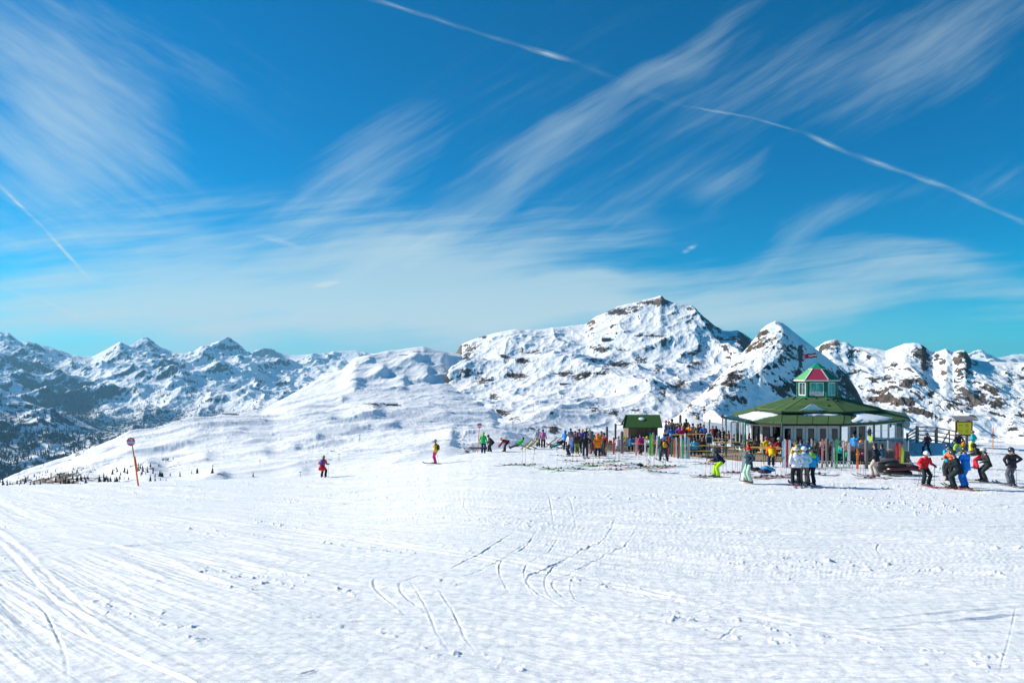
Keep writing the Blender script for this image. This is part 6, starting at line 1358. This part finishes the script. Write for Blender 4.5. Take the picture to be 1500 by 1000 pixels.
    # round piste signs on orange poles
    for u, vb, vt, tilt, dr_, lab, wr_ in ((203, 711, 643, -12.5, 12.5, 'round red and grey piste sign numbered 6a on a leaning orange pole', '6a'), (699.5, 662, 621, 3.5, 7.2, 'round red and white sign on an orange pole beside the green jacketed boarder', None)):
        p = on_ground(u, vb); q = at(u+tilt*.85, vt, p.y); r = empty('piste_sign', p, lab, 'sign'); h = q-p; om = M((.85, .16, .02), .45, 0, .4, .1)
        g = MB(); g.tube([Vector((0, 0, -.1)), h*.55, h], [.055 if wr_ else .04, .045 if wr_ else .035, .03], om, n=8); g.build('pole', r)
        if wr_: MB().tube([h*.30+Vector((.04, 0, 0)), h*.62+Vector((.03, 0, 0))], [.07, .06], M((.75, .12, .02), .6), n=8).build('pole_padding', r)
        R_ = dr_*p.y/F/2; c = h+Vector((0, -.06, -R_*.55)); ds = 32
        disc = lambda R, y, m_, lo=-2, hi=2: MB().prism([(max(-9, math.cos(2*math.pi*i/ds)*R), min(hi*R, max(lo*R, math.sin(2*math.pi*i/ds)*R))) for i in range(ds)], .012, m_, Matrix.Translation(c+Vector((0, y, 0))))
        dsc = disc(R_, 0, M((.50, .05, .10), .4)).build('disc', r)
        g = MB(); lo, hi = -.52, .06
        ps = [(math.cos(t)*R_*.985, math.sin(t)*R_*.985) for t in [math.asin(lo)+ (math.asin(hi)-math.asin(lo))*i/8 for i in range(9)]]
        poly = ps+[(-x, z) for x, z in reversed(ps)]; g.prism(poly, .01, M((.33, .48, .54) if wr_ else (.7, .7, .7), .4), Matrix.Translation(c+Vector((0, -.010, 0)))); g.build('band', dsc)
        cu = bpy.data.curves.new('number', 'FONT'); cu.body = wr_ or '6'; cu.size = R_*.85; cu.align_x = 'CENTER'; cu.align_y = 'CENTER'; cu.extrude = .003; cu.offset = R_*.02
        cu.materials.append(M((.72, .70, .72), .5)); tmp = bpy.data.objects.new('n', cu); COL.objects.link(tmp); bpy.context.view_layer.update(); tme = bpy.data.meshes.new_from_object(tmp.evaluated_get(bpy.context.evaluated_depsgraph_get())); bpy.data.objects.remove(tmp); t_ = bpy.data.objects.new('number', tme); COL.objects.link(t_); t_.parent = dsc; t_.location = c+Vector((0, -.014, R_*.48)); t_.rotation_euler = (math.pi/2, 0, 0)
    # orange marker pole at the right with a rope
    p = on_ground(1454, 657.5); r = empty('marker_pole', p, 'tall thin orange marker pole with small black stub at the far right', 'pole'); h = at(1455, 626, p.y)-p; MB().tube([Vector((0, 0, -.1)), h], .035, M((.85, .28, .06), .45), n=6).build('pole', r)
    g = MB(); g.box(h*.66, (.26, .08, .10), M((.2, .05, .04), .6)); g.build('reflector', r)
    pts = [on_ground(1430, 655)+Vector((0, 3, 1.0)), p+h*.33, on_ground(1500, 657)+Vector((0, 0, .55)), on_ground(1560, 658)+Vector((0, 0, .7))]; g = MB(); g.tube([q_-pts[0] for q_ in pts], .012, M((.25, .25, .27), .7), n=5); tag(g.build('rope', None, pts[0]), 'thin dark rope strung past the orange marker pole', 'rope')
    # rail fence
    fw_ = M((.44, .31, .21), .8, 0, .2, .2); P4 = [(1329, 650, 634), (1343.5, 646, 623.5), (1371.5, 650, 625), (1400, 655.5, 630.5), (1416, 657, 633)]; D_ = 60.0
    rf = empty('rail_fence', at(1329, 650, D_), 'weathered four rail wooden fence from the hut corner to the yellow board', 'fence'); o = rf.location
    tp = []
    for i, (u, vb, vt) in enumerate(P4):
        a, b = at(u, vb+5, D_)-o, at(u, vt, D_)-o; MB().box((a+b)/2, (.20 if i in (1, 2) else .12, .16, (b-a).z), fw_).build('post', rf); tp.append((at(u, vb, D_)-o, b))
    for i in range(4):
        for f_ in (.95, .70, .45, .20): a = tp[i][0].lerp(tp[i][1], f_); b = tp[i+1][0].lerp(tp[i+1][1], f_); MB().beam(a+Vector((0, -.09, 0)), b+Vector((0, -.09, 0)), .04, .10, fw_).build('rail', rf)
    MB().beam(tp[2][0].lerp(tp[3][0], .25)+Vector((0, -.14, .1)), tp[2][1].lerp(tp[3][1], .62)+Vector((0, -.14, -.1)), .04, .09, fw_).build('brace', rf)
    MB().beam(tp[2][0].lerp(tp[3][0], .62)+Vector((0, -.14, 0)), tp[2][1].lerp(tp[3][1], .62)+Vector((0, -.14, 0)), .05, .10, fw_).build('brace', rf)
    # yellow information board
    d = 55.5; ib = empty('information_board', Vector((at(1416, 0, d).x, d, gz(at(1416, 0, d).x, d))), 'yellow information board in brown frame under a small grey roof, right of the hut', 'information board'); o = ib.location
    T_ = lambda u, v: at(u, v, d)-o
    bw = M((.16, .06, .025), .6, 0, .3, .15)
    MB().box((0, .02, T_(0, 625).z/2), (.17, .14, T_(0, 625).z), M((.13, .13, .14), .8)).build('post', ib)
    a, b = T_(1398.5, 638), T_(1423.5, 616); c = (a+b)/2
    MB().box((c.x, -.08, c.z), (b.x-a.x, .06, b.z-a.z), bw).build('frame', ib)
    pn = MB().box((c.x, -.118, c.z), (b.x-a.x-.24, .02, b.z-a.z-.24), M((.80, .66, .01), .45)).build('panel', ib)
    k_ = M((.02, .02, .02), .6); g = MB(); rs = random.Random(3)
    for row, zz in enumerate((.26, -.20)):
        g.box((c.x-.36, -.131, c.z+zz), (.07, .004, .06), k_); g.box((c.x-.22, -.131, c.z+zz-.01), (.09, .004, .05), k_)
        for j in range(4): w = rs.uniform(.2, .3); g.box((c.x+.10+w/2, -.131, c.z+zz+.10-j*.075), (w, .004, .022), k_)
    g.build('markings', pn)
    g = MB(); e, f_ = T_(1394, 614.5), T_(1427, 609); g.add([Vector(q) for q in ((e.x, -.45, e.z+.02), (f_.x, -.45, e.z+.02), (f_.x-.12, .25, f_.z), (e.x+.12, .25, f_.z))]+[Vector(q) for q in ((e.x, -.45, e.z-.04), (f_.x, -.45, e.z-.04), (f_.x-.12, .25, f_.z-.06), (e.x+.12, .25, f_.z-.06))], [(0, 1, 2, 3), (7, 6, 5, 4), (0, 4, 5, 1), (1, 5, 6, 2), (2, 6, 7, 3), (3, 7, 4, 0)], M((.24, .24, .25), .8, 0, .2, .2)); g.build('roof', ib)
    for x in (c.x-.45, c.x+.45): MB().box((x, 0, T_(0, 614).z), (.09, .09, .28), bw).build('strut', ib)
    # orange padded post by the board
    p = on_ground(1411, 656); g = MB(); g.tube([(0, 0, 0), (0, 0, .62)], [.16, .13], M((.80, .25, .04), .7, 0, .2, .1), n=10); r = empty('padded_post', p, 'short orange padded post below the yellow information board', 'post'); g.build('padding', r); MB().tube([(0, 0, .6), (0, 0, .8)], .04, M((.3, .1, .03), .6), n=6).build('core', r)
    # snowmobile
    sm = empty('snowmobile', on_ground(1326, 696), 'dark red snowmobile parked before the right end of the terrace', 'snowmobile', None, math.radians(-22), .74); mar = M((.045, .008, .016), .25, 0, .6, .05); bk = M((.015, .015, .017), .45); chrome = M((.5, .5, .5), .25, .8)
    g = MB(); S = [(-1.15, .30, .52, .22), (-.6, .32, .60, .25), (-.1, .34, .66, .30), (.35, .38, .80, .36), (.75, .36, .72, .34), (1.1, .28, .55, .26), (1.35, .10, .42, .30)]
    g.rings([[Vector((x, w*math.cos(t), lo+(hi-lo)*(.5+.5*math.sin(t)))) for t in [2*math.pi*i/10 for i in range(10)]] for x, w, hi, lo in S], mar); g.build('hood', sm)
    g = MB(); g.rings([[Vector((x, w*math.cos(t), lo+(hi-lo)*(.5+.5*math.sin(t)))) for t in [2*math.pi*i/10 for i in range(10)]] for x, w, hi, lo in ((-1.25, .18, .72, .55), (-.9, .22, .86, .52), (-.2, .22, .82, .55), (.05, .16, .80, .6))], bk); g.build('seat', sm)
    g = MB(); g.tube([(-1.35, 0, .20), (-1.1, 0, .20), (.2, 0, .18), (.4, 0, .22)], [(.22, .12), (.24, .20), (.24, .18), (.2, .1)], bk, n=10); g.build('track', sm)
    g = MB(); g.add([(.42, -.28, .80), (.42, .28, .80), (.10, .22, 1.15), (.10, -.22, 1.15)], [(0, 1, 2, 3)], M((.42, .42, .36), .3)); g.build('windshield', sm)
    g = MB(); g.tube([(.12, -.36, .98), (.18, 0, .92), (.12, .36, .98)], .02, bk, n=6); g.build('handlebar', sm)
    for sy in (-.42, .42):
        g = MB(); g.tube([(.3, sy, .05), (1.2, sy, .05), (1.45, sy, .12), (1.6, sy, .26)], [(.06, .02)]*4, bk, n=6); so = g.build('ski', sm); MB().tube([(.85, sy*.55, .40), (.9, sy, .08)], .025, chrome, n=6).build('suspension_leg', so)
    # covered sledge next to it
    sl = empty('covered_sledge', on_ground(1301, 694), 'black sledge under a grey tarpaulin, left of the snowmobile', 'sledge', None, math.radians(-10), .85); g = MB(); g.tube([(-.75, 0, .38), (-.6, 0, .42), (.5, 0, .44), (.75, 0, .36)], [(.2, .2), (.36, .33), (.36, .33), (.25, .2)], M((.02, .02, .024), .5), n=10); g.build('body', sl)
    g = MB(); g.tube([(-.65, 0, .76), (-.45, 0, .80), (.35, 0, .82), (.58, 0, .74)], [(.2, .1), (.33, .15), (.33, .15), (.2, .08)], cloth((.10, .10, .10)), n=10); g.build('tarpaulin', sl)
    for sy in (-.25, .25): MB().tube([(-.8, sy, .04), (.7, sy, .04), (.9, sy, .2)], .02, bk, n=5).build('runner', sl)
    # clothes and bags dropped on the snow
    for lab, u, v, c, sx in (('pile of bright blue jackets lying on the snow behind the mint trousers', 1124, 691, (.03, .34, .66), .62), ('black rucksack lying on the snow left of the blue jackets', 1108, 691, (.03, .03, .035), .45), ('dark blue bag lying on the snow below the blue jackets', 1120, 694, (.02, .05, .12), .5), ('black rucksack lying on the green ski beside the snowboard', 938, 684, (.015, .015, .03), .30), ('orange jacket hung over the fence by the left crowd', 893.5, 650, (.80, .25, .13), .3)):
        p = on_ground(u, v) if u != 893.5 else at(893.5, 650, 57); g = MB(); rr = random.Random(int(u)); vs_ = []
        g.ball((0, 0, .1), sx*.7, cloth(c), sc=(1, .55, .45 if u != 893.5 else 1.0), seg=14, rg=7, z0=-.3); g.v = [(x*(1+rr.uniform(-.12, .12)), y*(1+rr.uniform(-.12, .12)), z*(1+rr.uniform(-.2, .2))) for x, y, z in g.v]
        r = empty('bag' if 'sack' in lab or 'bag' in lab else 'jacket', p, lab, 'bag' if 'sack' in lab or 'bag' in lab else 'jacket'); g.build('fabric', r); MB().tube([(-sx*.3, -.1, .15), (0, -.16, .28), (sx*.3, -.1, .15)], .02, M(BLACK, .7), n=5).build('strap', r)
build_terrace()

# ------------------------------------------------------------------ far things on the slopes
def surface_z(objs, x, y):
    pass
def build_far():
    dg = bpy.context.evaluated_depsgraph_get()
    def hit(u, v, dmin=90):
        d = Vector(((u-U0)/F, 1, (VH-v)/F)).normalized(); o = d*dmin
        ok, loc, nr, ix, ob, _ = SC.ray_cast(dg, o, d); return loc if ok else None
    bpy.context.view_layer.update(); dg = bpy.context.evaluated_depsgraph_get()
    gr = M((.09, .085, .085), .6)
    T = [(503, 583, 590, 2.2), (527, 637, 646, 3), (496.5, 665, 674, 3.4), (440, 691, 700, 4), (381, 674, 679, 2), (781, 594, 603, 2.4), (822, 577, 583, 6), (751, 617, 622, 2)]
    for i, (u, vt, vb, w) in enumerate(T):
        p = hit(u, vb)
        if p is None: continue
        h = (vb-vt)*p.y/F; wd = w*p.y/F; r = empty('lift_pylon', p, 'dark T shaped lift pylon far off on the snow slope, %s from the left' % ORD[sorted(t[0] for t in T).index(u)], 'lift pylon', 'lift pylons on the slopes')
        MB().tube([(0, 0, -2), (0, 0, h)], [.35*p.y/900, .25*p.y/900], gr, n=6).build('mast', r); MB().box((0, 0, h), (wd, .6, .35*p.y/700), gr).build('crossarm', r)
    B = [(888, 499, 13, 5, 'brown mountain station on the shoulder below the main summit'), (312, 609, 10, 2.5, 'low reddish roofed building, left of the two on the crest of the ski hill'), (336, 607, 18, 3, 'long low brown building, right of the two on the crest of the ski hill'), (826, 563, 13, 3, 'grey lift station among the rocks of the massif'), (575, 593, 14, 3.5, 'small dark lift station on the rocky knoll of the ski hill')]
    for u, v, w, h, lab in B:
        p = hit(u, v)
        if p is None: continue
        k = p.y/F; r = empty('lift_station' if 'station' in lab else 'building', p-Vector((0, 0, 1)), lab, 'building'); W_, H_ = w*k, h*k
        MB().box((0, 0, H_*.35), (W_, W_*.5, H_*.9), M((.13, .09, .075), .8, 0, .2, .2)).build('wall', r)
        g = MB(); x, y, z = W_*.56, W_*.32, H_*.8; g.add([(-x, -y, z), (x, -y, z), (x, y, z), (-x, y, z), (-x, 0, z+H_*.35), (x, 0, z+H_*.35)], [(0, 1, 5, 4), (2, 3, 4, 5), (0, 4, 3), (1, 2, 5), (0, 3, 2, 1)], M((.55, .58, .62), .6)); g.build('roof', r)
        for j in (-1, 0, 1): MB().box((j*W_*.28, -W_*.25-.05, H_*.42), (W_*.14, .1, H_*.25), M((.02, .02, .025), .3)).build('window', r)
    # avalanche fence line and skyline barriers of the ski hill
    for ua, ub, v, lab in ((585, 613, 519.5, 'dark horizontal barrier on the ski hill, the lower and longer one'), (605, 618, 514.5, 'dark horizontal barrier on the ski hill, the shorter one near the top')):
        a, b = hit(ua, v+1.5), hit(ub, v+1.5)
        if a is None or b is None: continue
        b = Vector((b.x, a.y, a.z)); r = empty('snow_barrier', a, lab, 'snow barrier'); d_ = b-a; k = a.y/F
        MB().box((d_.x/2, 0, 1.2*k), (d_.x, .4, .9*k), gr).build('slat_panel', r)
        for j in range(6): MB().box((d_.x*j/5, .2, .2*k), (.5, .5, 2.4*k), gr).build('post', r)
    # conifers of the valley: one wood
    tm, N, L, b_ = nodes_of('conifer_needles'); b_.inputs['Base Color'].default_value = (.012, .022, .020, 1); b_.inputs['Roughness'].default_value = .9
    def wood(name, pts, hmin, hmax, seed, n=5, m_=tm):
        rs = random.Random(seed); V = []; Fc = []
        for p in pts:
            h = rs.uniform(hmin, hmax); r = h*rs.uniform(.14, .24); a0 = rs.random()*6
            for (z0, z1, rr) in ((.08, .62, 1), (.38, 1.0, .62)):
                o = len(V)
                for i in range(n):
                    q = rs.uniform(.7, 1.25)*rr*r; V.append((p.x+math.cos(a0+6.283*i/n)*q, p.y+math.sin(a0+6.283*i/n)*q, p.z+h*z0))
                V.append((p.x+rs.uniform(-.1, .1)*r, p.y, p.z+h*z1))
                for i in range(n): Fc.append((o+i, o+(i+1) % n, o+n))
        me = bpy.data.meshes.new(name); me.from_pydata(V, [], Fc); me.materials.append(m_); ob = bpy.data.objects.new(name, me); COL.objects.link(ob); tag(ob, kind='stuff')
    rs = random.Random(21)
    pts = []
    for _ in range(9500):
        u = rs.uniform(-40, 470); v = rs.uniform(560, 712)
        if v < 640-.12*abs(u-230)*.6 and rs.random() < .75: continue
        if float(pnoise(u*.035, v*.06, 4)) < -.12 and rs.random() < .8: continue
        p = hit(u, v, 1500)
        if p is not None and 1900 < p.y < 6500: pts.append(p)
    wood('valley_forest', pts, 11, 24, 3)
    pts = []
    spots = [(20, 708, 30, 7, 26), (45, 703, 22, 8, 20), (75, 698, 25, 9, 20), (110, 700, 25, 9, 25), (155, 706, 14, 6, 16), (215, 688, 20, 9, 20), (232, 700, 16, 8, 12), (243, 673, 8, 3, 16), (95, 712, 20, 2, 22), (180, 700, 30, 12, 16), (60, 690, 40, 12, 14), (300, 690, 60, 12, 8), (130, 690, 40, 10, 12)]
    for u, v, ru, rv, n in spots:
        for _ in range(n):
            p = hit(u+rs.gauss(0, ru*.5), v+rs.gauss(0, rv*.5), 130)
            if p is not None and p.y < 1100: pts.append(p-Vector((0, 0, .2)))
    wood('dwarf_pines', pts, .9, 2.8, 5, 6)
build_far()
grow_bodies()
def build_haze():
    m = bpy.data.materials.new('haze'); m.use_nodes = True; N = m.node_tree.nodes; N.clear()
    o = N.new('ShaderNodeOutputMaterial'); v = N.new('ShaderNodeVolumePrincipled'); m.node_tree.links.new(v.outputs[0], o.inputs['Volume'])
    v.inputs['Density'].default_value = 4.2e-5; v.inputs['Color'].default_value = (.28, .66, 1.0, 1); v.inputs['Anisotropy'].default_value = 0.2
    lo = min(b[2] for ob in COL.objects if ob.type == 'MESH' for b in ob.bound_box); hi = max(b[2] for ob in COL.objects if ob.type == 'MESH' and ob.parent is None for b in ob.bound_box)
    z0, z1, r = lo-1, hi+3, 14500
    me = bpy.data.meshes.new('haze'); bm = bmesh.new()
    bmesh.ops.create_cube(bm, size=1, matrix=Matrix.Translation((0, 7600, (z0+z1)/2)) @ Matrix.Diagonal((2*r, 15800, z1-z0, 1)))
    bm.to_mesh(me); bm.free(); me.materials.append(m)
    ob = bpy.data.objects.new('haze', me); COL.objects.link(ob); tag(ob, kind='stuff')
build_haze()
